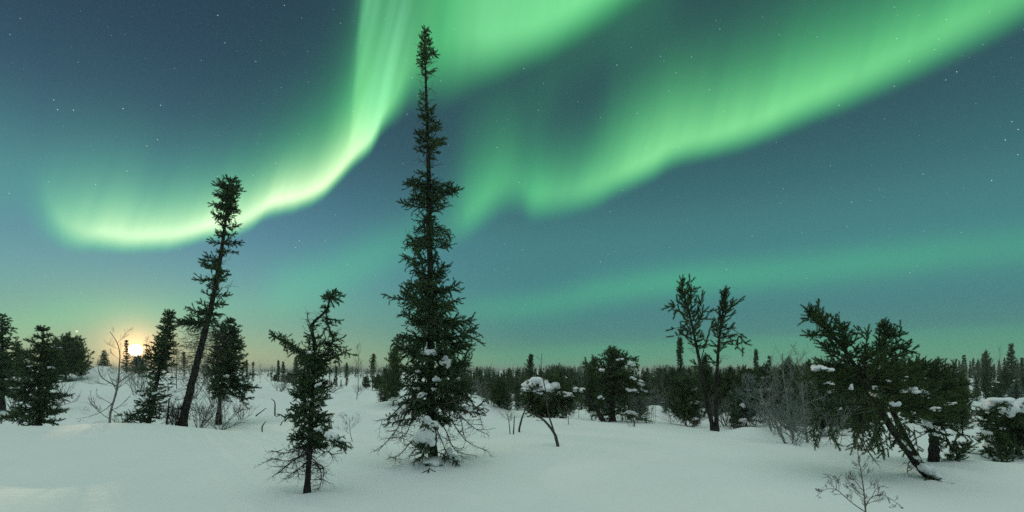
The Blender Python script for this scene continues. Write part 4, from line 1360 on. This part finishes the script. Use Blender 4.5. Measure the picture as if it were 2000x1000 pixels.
def sticks():
    def st(px, py, Y, pts, r, lab, seed, kids=2, L=0.2, cat='stick', name='dead_stick', mat=M_DEAD, lvl=1):
        b = Bare(name, px, Y, lab, cat, seed, None, mat)
        b.stem(pts, r, r * .45, kids, L, lvl, 0.12, 0.4)
        b.done()
        return b
    st(1014, 838, 13.5, [(1014, 838), (1020, 815), (1027, 798), (1033, 785)], 0.028, 'slanting dead stick in the snow left of the forked sapling', 251)
    st(1004, 842, 13.0, [(1003, 843), (1004, 828), (1005, 812)], 0.018, 'short upright dead stick in the snow left of the slanting one', 252)
    st(995, 843, 13.0, [(996, 844), (994, 825), (990, 808)], 0.014, 'tiny bare sapling beside the two dead sticks in the snow', 253, 9, 0.4, 'sapling', 'bare_sapling', M_TWIG, 2)
    st(1110, 833, 14.5, [(1111, 834), (1110, 818), (1111, 800)], 0.012, 'tiny bare sapling right of the forked one', 254, 10, 0.45, 'sapling', 'bare_sapling', M_TWIG, 2)
    st(1462, 848, 13.0, [(1462, 850), (1468, 840), (1476, 830), (1477, 815)], 0.018, 'bent dead stick in the snow between the forked pine and the thicket', 255, 2, .3)
    st(535, 800, 21.0, [(537, 800), (537, 790), (536, 784), (530, 779)], 0.03, 'small dead stump with two short prongs in the snow', 256, 0)
    st(502, 812, 22.0, [(500, 812), (508, 806), (520, 797)], 0.03, 'dead stick lying slanted on the snow near the small stump', 257, 0)
    st(512, 832, 15.0, [(512, 833), (516, 827), (519, 823)], 0.02, 'dead stick tip poking over the snow crest', 258, 0)
    st(326, 832, 15.6, [(325, 834), (328, 805), (331, 778)], 0.035, 'dead upright stem left of the leaning spruce', 259, 4, .3)
    st(1176, 820, 16.2, [(1178, 822), (1165, 800), (1152, 782), (1140, 762)], 0.09, 'slanting dead log with a lump of snow, beside the shaggy pine', 260, 3, .5, 'log', 'dead_log', M_BARK)
    st(690, 862, 11.6, [(688, 862), (684, 845), (682, 815)], 0.008, 'thin bare sapling on the open snow right of the crooked spruce', 261, 10, .45, 'sapling', 'bare_sapling', M_TWIG, 2)
    st(702, 780, 30.0, [(696, 784), (698, 770), (700, 758)], 0.03, 'bare shrub alone on the far snow slope left of the tallest spruce', 262, 14, .9, 'shrub', 'bare_shrub', M_TWIG, 2)
    st(1240, 846, 13.4, [(1240, 847), (1238, 835), (1240, 822)], 0.022, 'small stubby sapling on the snow crest below the shaggy pine', 263, 6, .25, 'sapling', 'bare_sapling', M_DEAD, 1)


hill_birch()
thicket()
front_shrub()
forked_sapling()
sticks()
for i, (px, Y, h, w, n, lab, m) in enumerate((
        (24, 24.0, 70, 90, 10, 'grey bare brush at the left edge on the slope', M_RIME), (100, 23.0, 60, 80, 9, 'grey bare brush right behind the bushy spruce', M_TWIG), (1250, 17.2, 50, 70, 8, 'rimed bare brush right of the shaggy pine', M_RIME), (1420, 17.0, 60, 90, 9, 'rimed bare brush right behind the forked pine', M_RIME), (960, 20.0, 50, 80, 9, 'rimed bare brush right of the tallest spruce', M_RIME), (1090, 19.5, 45, 70, 8, 'rimed bare brush beneath the snow-capped pine', M_RIME), (392, 15.4, 60, 90, 12, 'tangle of bare brush at the foot of the leaning spruce', M_TWIG), (430, 16.8, 55, 110, 12, 'frosted bare brush below the dense dark spruce', M_BIRCH),
        (470, 20.0, 24, 50, 7, 'low sparse twigs on the snow right of the frosted brush', M_TWIG), (340, 15.3, 45, 70, 10, 'dead brush left of the leaning spruce trunk', M_DEAD),
        (300, 24.0, 60, 90, 10, 'bare brush on the slope behind the small pointed spruce', M_TWIG), (545, 33.0, 28, 90, 10, 'wide bare shrub on the slope left of the crooked spruce', M_TWIG),
        (650, 38.0, 26, 60, 9, 'low bare shrub on the far slope right of the crooked spruce', M_TWIG), (1440, 15.4, 34, 60, 9, 'dark low bush at the snow crest right of the forked pine', M_DEAD),
        (1350, 15.6, 24, 40, 8, 'small low bush at the snow crest left of the forked pine', M_DEAD), (745, 25.0, 34, 60, 8, 'bare low bush behind the tallest spruce on its left', M_TWIG),
        (270, 30.0, 90, 120, 12, 'bare brush glowing in the light below the moon', M_BIRCH), (240, 16.0, 24, 60, 6, 'low twigs on the snow right of the slender birch', M_TWIG),
        (380, 30.0, 90, 110, 12, 'backlit bare brush behind the leaning spruce', M_BIRCH), (415, 24.0, 110, 90, 12, 'tall pale brush between the two spruces right of the moon', M_BIRCH))):
    scrub('bare_shrub', px, Y, h, w, n, 300 + i, lab, 'shrub', None, m, 2, 0.006 + 0.0004 * Y, 0.08, 4)


# ------------------------------------------------------------------ the rest of the wood: a few kinds, copied
def proto(name, kind, prof, top, nb, elev, cu, seed, r0=0.06, lean=0, needle=None, lab='', twig=0.4, spacing=0.09, rise=0.0, fork=0.35, stem=None, dead=0, seg=0.17, snow_bits=0, whorl=0, mat=None):
    """built 20 m ahead at picture scale (1 px = 2 cm), foot at row 805"""
    t = Tree(name, 1000, 20.0, lab, 'tree', seed, None, 20, needle or kind + '_far', py=805)
    t.seg = seg
    t.nm = mat or t.nm
    s = t.stem(stem or [(1000, 805), (1000 + lean * .4, 805 - (805 - top) * .5), (1000 + lean, top)], r0, 0.012, 20, sides=6)
    t.clothe(s, prof, nb, elev, cu, twig, spacing, 0.05, rise, 0.08, 0.9, fork, whorl=whorl, jitter=0.6)
    if dead:
        t.clothe(s, [(p[0], p[1], p[2], 1, 0) for p in prof], dead, elev, cu, twig, spacing, 0.05, 0, 0.1, 0.9, 0.3)
    rr = np.random.default_rng(seed)
    for i in range(snow_bits):
        p = prof[rr.integers(len(prof) // 3, len(prof))]
        a = rr.uniform(-2.8, -0.3)
        q = 0.75 * rr.uniform(.3, 1)
        snow(t.root, t.base, 1000 + math.cos(a) * p[2] * q, p[0] - 3, 20 + math.sin(a) * p[2] * q * .02, rr.uniform(14, 30), rr.uniform(7, 13), 400 + seed * 10 + i)
    t.done()
    t.height = (805 - top) * 0.02
    t.used = False
    return t


E1 = ([0, .4, 1], [0.6, 0.05, -0.25]); U1 = ([0, 1], [0.2, 0.3])
E2 = ([0, .5, 1], [0.9, 0.35, 0.0]); U2 = ([0, 1], [0.4, 0.5])
KIND = {
    'cone': proto('spruce_tree', 'spruce', [(625, 3, 3, 1, 1), (650, 10, 10, 2, 1), (690, 22, 22, 2, 1), (740, 34, 34, 2, 1), (790, 44, 44, 1.6, 1)], 625, 130, E1, U1, 501, whorl=10),
    'ragged': proto('spruce_tree', 'spruce', [(615, 4, 4, 1.4, 1), (632, 11, 11, 2, 1), (655, 8, 8, 1, .8), (690, 18, 14, 1.6, .9), (740, 22, 28, 1.6, .9), (790, 34, 30, 1.4, .8)], 615, 110, E1, U1, 502, lean=3, dead=16, whorl=13),
    'slim': proto('spruce_tree', 'spruce', [(605, 4, 4, 1.4, 1), (625, 10, 10, 2, 1), (660, 9, 9, 1.6, 1), (710, 11, 11, 1.4, .9), (760, 14, 14, 1.2, .9), (795, 17, 17, 1, .8)], 605, 110, E1, U1, 503, lean=-2),
    'club': proto('spruce_tree', 'spruce', [(605, 5, 5, 1.6, 1), (622, 14, 14, 2.4, 1), (640, 11, 11, 1.8, 1), (655, 5, 5, .6, .5), (700, 12, 12, 1, .7), (760, 18, 18, 1.2, .8), (795, 22, 22, 1, .8)], 605, 100, E1, U1, 504, lean=5, dead=14),
    'pine': proto('pine_tree', 'pine', [(640, 10, 10, 1, 1), (665, 28, 26, 2, 1), (700, 40, 40, 2, 1), (740, 46, 48, 2, 1), (785, 40, 40, 1.2, 1)], 640, 120, E2, U2, 505, rise=.15, twig=.5, lean=6, snow_bits=3),
    'bush': proto('pine_tree', 'pine', [(705, 18, 14, 1, 1), (725, 40, 36, 2, 1), (755, 54, 54, 2, 1), (790, 56, 56, 1.6, 1)], 705, 120, E2, U2, 506, rise=.15, twig=.5, lean=-6, snow_bits=5),
    'frost': proto('pine_tree', 'pine', [(690, 14, 14, 1, .7), (720, 40, 36, 2, .7), (755, 52, 56, 2, .7), (790, 56, 56, 1.6, .6)], 690, 110, E2, U2, 510, rise=.12, twig=.5, lean=8, snow_bits=5, mat=M_FROST),
    'open': proto('pine_tree', 'pine', [(605, 8, 8, 1.4, 1), (625, 20, 22, 1.6, 1), (650, 28, 24, 1.6, 1), (680, 26, 34, 1.2, 1), (720, 24, 24, .8, .8), (780, 20, 20, .4, .6)], 605, 80, E2, U2, 507, rise=.25, twig=.4, spacing=.13, lean=8),
    'droop': proto('spruce_tree', 'spruce', [(660, 8, 8, 1, 1), (685, 26, 26, 2, 1), (730, 40, 36, 2, 1), (785, 44, 44, 1.6, .9)], 660, 110, ([0, 1], [0.3, -0.5]), ([0, 1], [-0.2, 0.2]), 508, lean=-8, dead=20, snow_bits=4),
}


def bare_proto():
    b = Bare('birch_tree', 1000, 20.0, 'x', 'tree', 509, mat=M_TWIG, py=805)
    b.stem([(1000, 805), (1003, 740), (999, 680), (1004, 620), (1002, 590)], 0.05, 0.010, 34, 1.1, 2, 0.2, 0.25, 0.14, 0.8)
    b.root = b.done(); b.height = 215 * .02; b.used = False
    return b


KIND['birch'] = bare_proto()
RW = np.random.default_rng(77)


def plant(kind, px, Y, top, label, group=None, width=1.0, base=None):
    """a copy of one kind with its foot on the snow and its tip at picture row `top`"""
    t = KIND[kind]
    X = (px - 1000) / 1000.0 * Y
    z = gz(X, Y) - 0.03
    h = EYE + (HZ - top) / 1000.0 * Y - z
    k = max(h, 0.5) / t.height
    w = k * width
    rz = RW.uniform(0, 6.28)
    if not t.used:
        t.used = True
        r = t.root
        r.location = (X, Y, z); r.rotation_euler = (0, 0, rz); r.scale = (w, w, k)
        r['label'] = label
        if group: r['group'] = group
        return r
    return copy_tree(t.root, (X, Y, z), rz, (w, w, k), label, group)


# those one can point to
plant('bush', 128, 36, 664, 'round dark bushy pine with a snow patch, on the hilltop right of the bushy spruce', None, 0.95)
plant('pine', 160, 37, 688, 'lower round pine on the hilltop, touching the right side of the snow-patched one', None, .8)
plant('droop', 205, 40, 685, 'small ragged bush on the hilltop behind the slender birch', None, 0.85)
plant('ragged', 247, 41, 665, 'small crooked spruce on the hilltop just left of the moon', None, 0.9)
plant('bush', 272, 41, 699, 'low bush on the hilltop just below the moon', None, .8)
plant('birch', 287, 40, 662, 'faint bare birch on the hilltop right of the moon', None, .8)
plant('pine', 36, 39, 672, 'dark pine behind the bushy spruce on its left', None, .8)
plant('bush', 14, 36, 700, 'bushy pine by the left edge under the cut-off spruce', None, .8)
plant('birch', 60, 33, 662, 'bare birch behind the bushy spruce at the left', None, .8)
plant('birch', 345, 34, 668, 'bare backlit birch between the pointed spruce and the leaning one', None, .8)
plant('open', 360, 42, 690, 'small open pine behind the leaning spruce trunk', None, .9)
plant('birch', 400, 38, 672, 'bare birch right of the leaning spruce trunk', None, .8)
plant('bush', 405, 45, 715, 'low bush on the crest right of the leaning trunk', None, .8)
plant('slim', 482, 44, 704, 'thin dark spruce spike just right of the dense dark spruce', None, .8)
plant('club', 494, 45, 708, 'club-topped leaning little spruce right of the thin spike', None, 1.0)
plant('birch', 508, 42, 712, 'small bare birch right of the club-topped spruce', None, .8)
plant('open', 530, 56, 728, 'tiny open pine on the skyline left of the crooked spruce', None, 1)
plant('slim', 544, 56, 705, 'slim spruce in the skyline group left of the crooked spruce', None, 1)
plant('cone', 553, 58, 707, 'cone-shaped spruce in the skyline group left of the crooked spruce', None, 1.0)
plant('cone', 578, 54, 698, 'broad dark spruce just behind the crooked spruce on its left', None, 1.0)
plant('bush', 566, 60, 730, 'round low bush between the skyline spruces', None, .9)
plant('bush', 538, 52, 733, 'low frosted bush at the foot of the skyline spruces', None, .9)
plant('bush', 595, 52, 734, 'low bush on the skyline right behind the crooked spruce', None, .9)
plant('slim', 644, 52, 721, 'shortest of the three dark spikes right of the crooked spruce', None, .6)
plant('slim', 657, 51, 716, 'middle one of the three dark spikes right of the crooked spruce', None, 1.0)
plant('slim', 677, 50, 710, 'tallest of the three dark spikes right of the crooked spruce', None, .9)
plant('cone', 666, 50, 741, 'tiny dark spruce at the foot of the tallest spike', None, .7)
plant('birch', 700, 40, 676, 'bare birch standing clear on the skyline left of the tallest spruce', None, .75)
plant('open', 727, 42, 694, 'open pine on the skyline left of the tallest spruce', None, 1)
plant('bush', 738, 40, 735, 'bushy pine under the open pine left of the tallest spruce', None, 1)
plant('bush', 716, 44, 738, 'low bush beside the bare skyline birch', None, .8)
pn = plant('pine', 768, 20, 683, 'pine with pinkish snow on top, close behind the tallest spruce on its left', None, .75)
plant('droop', 752, 24, 722, 'drooping small spruce left of the pinkish-topped pine', None, .8)
plant('ragged', 770, 30, 715, 'ragged small spruce behind the pinkish-topped pine', None, .8)
plant('open', 1035, 36, 696, 'pine with a round open top rising over the snow-capped pine', None, 1.0)
plant('bush', 945, 25, 752, 'bushy pine right of the tallest spruce, beside a snow bank', None, .6)
plant('pine', 985, 23, 748, 'green bushy pine left of the snow-capped pine', None, .8)
plant('frost', 992, 20, 768, 'frosted low pine at the snow crest left of the snow-capped pine', None, .75)
plant('bush', 1112, 22, 776, 'low bush right of the snow-capped pine', None, .6)
plant('pine', 1156, 19, 706, 'pine with upright tufts touching the shaggy pine on its left', None, .6)
plant('droop', 1228, 17.5, 792, 'low dark snow-flecked bush at the foot of the shaggy pine', None, .7)
plant('frost', 1300, 19.5, 782, 'low bush bent under snow left of the forked pine', None, .6)
plant('bush', 1340, 16.5, 745, 'yellowish green bush just left of the forked pine', None, .75)
plant('cone', 1357, 17.5, 740, 'small spruce with a snow cap just left of the forked trunks', None, .6)
plant('slim', 1328, 25, 664, 'dark ragged spike behind the forked pine on its left', None, .8)
plant('pine', 1375, 20, 700, 'green pine close behind the forked pine', None, .7)
plant('pine', 1425, 19, 722, 'dark pine close behind the forked pine on its right', None, .9)
plant('bush', 1440, 16.5, 790, 'low dark bush with snow right of the forked pine', None, .8)
plant('slim', 1477, 34, 686, 'slim club-headed spruce on the skyline right of the forked pine', None, .8)
plant('ragged', 1503, 33, 696, 'narrow dark spruce on the skyline left of the thicket', None, .6)
plant('pine', 1535, 17, 706, 'green pine behind the pale thicket', None, .8)
plant('pine', 1575, 16, 712, 'dark pine between the thicket and the leaning pine', None, .9)
plant('pine', 1500, 20, 730, 'low pine behind the hooked birch', None, .9)
plant('bush', 1620, 14, 745, 'bushy pine behind the left side of the leaning pine', None, .8)
plant('frost', 1545, 14.2, 765, 'snow-plastered small spruce inside the pale thicket', None, .5)
plant('pine', 1680, 14, 735, 'pine behind the middle of the leaning pine', None, .9)
plant('pine', 1880, 15, 745, 'green pine right of the broken-trunked pine', None, .8)
plant('pine', 1840, 17, 725, 'dark pine behind the broken-trunked pine', None, .9)
plant('cone', 1975, 62, 673, 'tallest spruce of the right-hand skyline', None, .8)
plant('pine', 1925, 70, 690, 'round-topped pine on the right-hand skyline', None, .7)
plant('ragged', 1882, 80, 694, 'thin ragged spruce on the right-hand skyline', None, .8)
plant('birch', 1953, 66, 680, 'bare snag on the right-hand skyline', None, .35)
plant('cone', 1996, 60, 700, 'spruce at the right edge of the skyline', None, .8)
for px, Y, tp, lb in ((1908, 40, 742, 'first'), (1950, 38, 735, 'second'), (1985, 36, 742, 'third')):
    plant('ragged', px, Y, tp, {'first': 'leaning dark spruce before the small snow field at the right', 'second': 'ragged dark spruce in the middle before the small snow field', 'third': 'ragged dark spruce at the right edge before the small snow field'}[lb], None, .9)

# the wood beyond the crest
n = 0
GW = 'trees of the dark wood beyond the snow crest'
LW = {'cone': 'dark cone-shaped spruce of the wood beyond the crest', 'ragged': 'dark ragged spruce of the wood beyond the crest', 'slim': 'dark slim spruce of the wood beyond the crest', 'pine': 'dark bushy pine of the wood beyond the crest',
      'bush': 'low bushy pine of the wood beyond the crest', 'frost': 'rime-greyed low pine of the wood beyond the crest', 'birch': 'thin bare birch of the wood beyond the crest', 'droop': 'drooping spruce of the wood beyond the crest', 'open': 'open-crowned pine of the wood beyond the crest'}
while n < 290:
    px = RW.uniform(880, 2080)
    Y = 19.5 * (75 / 19.5) ** RW.random()
    if 900 < px < 960 and Y < 34: continue
    if px > 1840 and 70 < Y < 104: continue
    if px > 1860 and Y < 34: continue
    kd = RW.choice(['cone', 'ragged', 'slim', 'pine', 'bush', 'birch', 'droop', 'open', 'frost'], p=[.10, .16, .09, .20, .13, .07, .06, .04, .15] if Y > 32 else [.03, .10, .04, .22, .20, .12, .05, .02, .22])
    tp = RW.uniform(719, 744) + 30 * (RW.random() ** 1.5) * (Y < 40)
    if kd in ('bush', 'frost'): tp += 18
    if px > 1740: tp -= 2
    X = (px - 1000) / 1000 * Y
    h = EYE + (HZ - tp) / 1000 * Y - gz(X, Y)
    if h < 0.9 or h > 6.0: continue
    plant(kd, px, Y, tp, LW[kd], GW, RW.uniform(.7, 1.05))
    n += 1


for i in range(22):
    px = 1195 + 470 * (i + RW.random()) / 22
    Y = RW.uniform(15.5, 21) if px < 1470 else RW.uniform(12.5, 18)
    scrub('bare_shrub', px, Y, RW.uniform(30, 75), RW.uniform(50, 110), int(RW.integers(5, 9)), 700 + i, 'low rimed bare shrub in the tangle beyond the right-hand snow crest', 'shrub', 'rimed shrubs beyond the right-hand snow crest', M_RIME if i % 3 else M_TWIG, 2, 0.007, 0.04, 4)
# thicker growth round the thicket and right of the tallest spruce
for i in range(24):
    px = 1430 + 300 * (i + RW.random()) / 24
    Y = RW.uniform(15.5, 22)
    kd = RW.choice(['pine', 'bush', 'ragged', 'frost', 'droop'], p=[.4, .25, .15, .1, .1])
    plant(kd, px, Y, RW.uniform(716, 752), LW[kd], GW, RW.uniform(.6, .95))
for i in range(14):
    px = 890 + 330 * (i + RW.random()) / 14
    Y = RW.uniform(22, 30)
    kd = RW.choice(['pine', 'bush', 'frost', 'birch'], p=[.35, .35, .15, .15])
    plant(kd, px, Y, RW.uniform(738, 768), LW[kd], GW, RW.uniform(.6, .95))
# low rimed growth just behind the snow crest
for i in range(26):
    px = 1180 + 480 * (i + RW.random()) / 26
    Y = RW.uniform(17.5, 23)
    kd = RW.choice(['frost', 'bush', 'birch', 'droop'], p=[.45, .25, .2, .1])
    plant(kd, px, Y, RW.uniform(752, 792), LW[kd], GW, RW.uniform(.6, .9))


# ---- far trees: one mesh each on the right-hand ridge, one object for the wood behind
def far_tree(G, X, Y, z, h, w, rng, n=26, at=None):
    c = np.array([X, Y, z])
    tube(G, [c - [0, 0, .3], c + [rng.normal(0, .05) * h, 0, h * .98]], [0.018 * h, 0.004 * h], 3, 1, cap=False)
    t = np.sort(rng.random(n)) ** 0.8
    a = rng.uniform(0, 6.28, n)
    rad = w * (0.12 + 0.88 * (1 - t)) * rng.uniform(0.55, 1.1, n)
    zz = z + h * (0.06 + 0.92 * t)
    d = np.stack([np.cos(a), np.sin(a), rng.uniform(-.5, .15, n)], 1)
    e = np.stack([-np.sin(a), np.cos(a), np.zeros(n)], 1)
    p = np.stack([np.full(n, X), np.full(n, Y), zz], 1)
    wid = (rad * 0.42 + 0.015 * h)[:, None]
    tall = np.zeros((n, 3)); tall[:, 2] = h * 0.07
    v = np.stack([p - e * wid * .4, p + e * wid * .4 + tall, p + d * rad[:, None] + e * wid * .5, p + d * rad[:, None] - e * wid * .5 - tall * .3], 1)
    G.add(v.reshape(-1, 3), None, (np.arange(n)[:, None] * 4 + np.arange(4)[None]), 0)


RF = np.random.default_rng(99)
ridge_mesh = []
for i in range(5):
    g = Geo()
    far_tree(g, 0, 0, 0, 4.0, 0.62 + .14 * i, RF, 70)
    ridge_mesh.append(g.mesh('spruce_tree', [M_SPRUCE, M_BARK], False))
for i in range(64):
    px = 1730 + 330 * (i + RF.random()) / 64
    Y = RF.uniform(106, 128)
    X = (px - 1000) / 1000 * Y
    z = gz(X, Y) - .05
    k = RF.uniform(0.75, 1.15) * (1.3 if i % 11 == 0 else 1)
    o = link('spruce_tree', ridge_mesh[i % 5], None, (X, Y, z))
    o.rotation_euler = (0, 0, RF.uniform(0, 6.28))
    o.scale = (k * RF.uniform(.8, 1.1), k * RF.uniform(.8, 1.1), k)
    tag(o, 'small far spruce in the row on the right-hand ridge', 'tree', 'far spruces on the right-hand ridge')

g = Geo()
spots = []
for i in range(9500):
    px = RF.uniform(470, 2150)
    Y = 52.0 * (1500 / 52.0) ** RF.random()
    if px < 880 and Y < 180: continue
    if px > 1720 and Y < 132: continue
    spots.append((px, Y))
spots = np.array(spots)
xs = (spots[:, 0] - 1000) / 1000 * spots[:, 1]
zs = ground(xs, spots[:, 1])
for X, (px, Y), z in zip(xs, spots, zs):
    top = RF.uniform(719, 741) if Y < 300 else RF.uniform(714, 722)
    if RF.random() < .06: top -= 6
    top += 4 * math.sin(px / 37.0) + 3 * math.sin(px / 11.0)
    h = min(max(EYE + (HZ - top) / 1000 * Y - z, 1.0), 5.5 if Y < 300 else 9.0)
    far_tree(g, X, Y, z - .05, h, h * RF.uniform(.16, .34), RF, 60 if Y < 110 else (34 if Y < 250 else 18))
o = link('far_forest', g.mesh('far_forest', [M_SPRUCE, M_BARK], False))
o['kind'] = 'stuff'
o['label'] = 'far dark wood reaching to the horizon'


# ---- right edge: snow-capped bush and saplings
def edge_bush():
    t = Tree('pine_tree', 1985, 10.2, 'low pine at the right edge bowed under a thick pinkish snow cap', 'tree', 601, needle='pine')
    s = t.stem([(1990, 888), (1985, 850), (1975, 820), (1965, 800)], 0.05, 0.02, 16)
    t.clothe(s, [(798, 40, 50, 1, 1), (820, 52, 60, 1.8, 1), (845, 50, 56, 1.6, 1), (868, 36, 40, 1, 1)], 90, ([0, 1], [0.1, -0.4]), ([0, 1], [-.1, 0]), 0.22, 0.06, .05, .05, .1, .9, .4)
    t.done()
    for i, (x, y, w, h, tl) in enumerate([(1955, 784, 50, 22, .15), (1928, 794, 28, 28, .5), (1948, 800, 34, 18, -.35), (1984, 800, 44, 36, .2), (1938, 868, 34, 30, -.4), (1930, 848, 24, 14, -.3), (1958, 838, 10, 8, 0), (2015, 790, 50, 28, 0), (1947, 812, 12, 6, 0)]):
        snow_on(t, x, y, 9.75, w, h, 611 + i, tilt=tl)
    for k, (pts, lab) in enumerate(((([(1862, 914), (1868, 892), (1878, 880), (1890, 872)]), 'tiny pine sapling with a curved stem, right of the broken-trunked pine'), ([(1957, 912), (1956, 890), (1952, 870), (1955, 855)], 'tiny bushy pine sapling in front of the snow-capped pine at the right edge'))):
        u = Tree('pine_sapling', pts[0][0], 8.9 + k * .2, lab, 'sapling', 620 + k, needle='pine')
        s = u.stem(pts, .014, .005, 16, sink=.15, sides=6)
        u.clothe(s, [(pts[-1][1], 8, 8, 1, 1), (885, 26, 30, 1.5, 1), (905, 26, 30, 1.2, 1)], 22 + 14 * k, ([0, 1], [.6, 0]), ([0, 1], [.4, .4]), .13, .06, 0, .2, .2, .9, .3)
        u.done()


edge_bush()


# ------------------------------------------------------------------ cold air
def build_haze():
    g = Geo()
    a, z0, z1 = 3450.0, -8.0, 16.0
    v = [(x, y, z) for z in (z0, z1) for x, y in ((-a, -a), (a, -a), (a, a), (-a, a))]
    g.add(v, None, [(3, 2, 1, 0), (4, 5, 6, 7), (0, 1, 5, 4), (1, 2, 6, 5), (2, 3, 7, 6), (3, 0, 4, 7)])
    m = bpy.data.materials.new('haze')
    m.use_nodes = True
    nt = m.node_tree
    nt.nodes.clear()
    o_ = nt.nodes.new('ShaderNodeOutputMaterial')
    p_ = nt.nodes.new('ShaderNodeVolumePrincipled')
    p_.inputs['Density'].default_value = HAZE
    p_.inputs['Color'].default_value = (0.85, 0.9, 0.9, 1)
    nt.links.new(p_.outputs[0], o_.inputs['Volume'])
    o = link('haze', g.mesh('haze', [m], False))
    o['kind'] = 'stuff'


HAZE = 0.0007
build_haze()
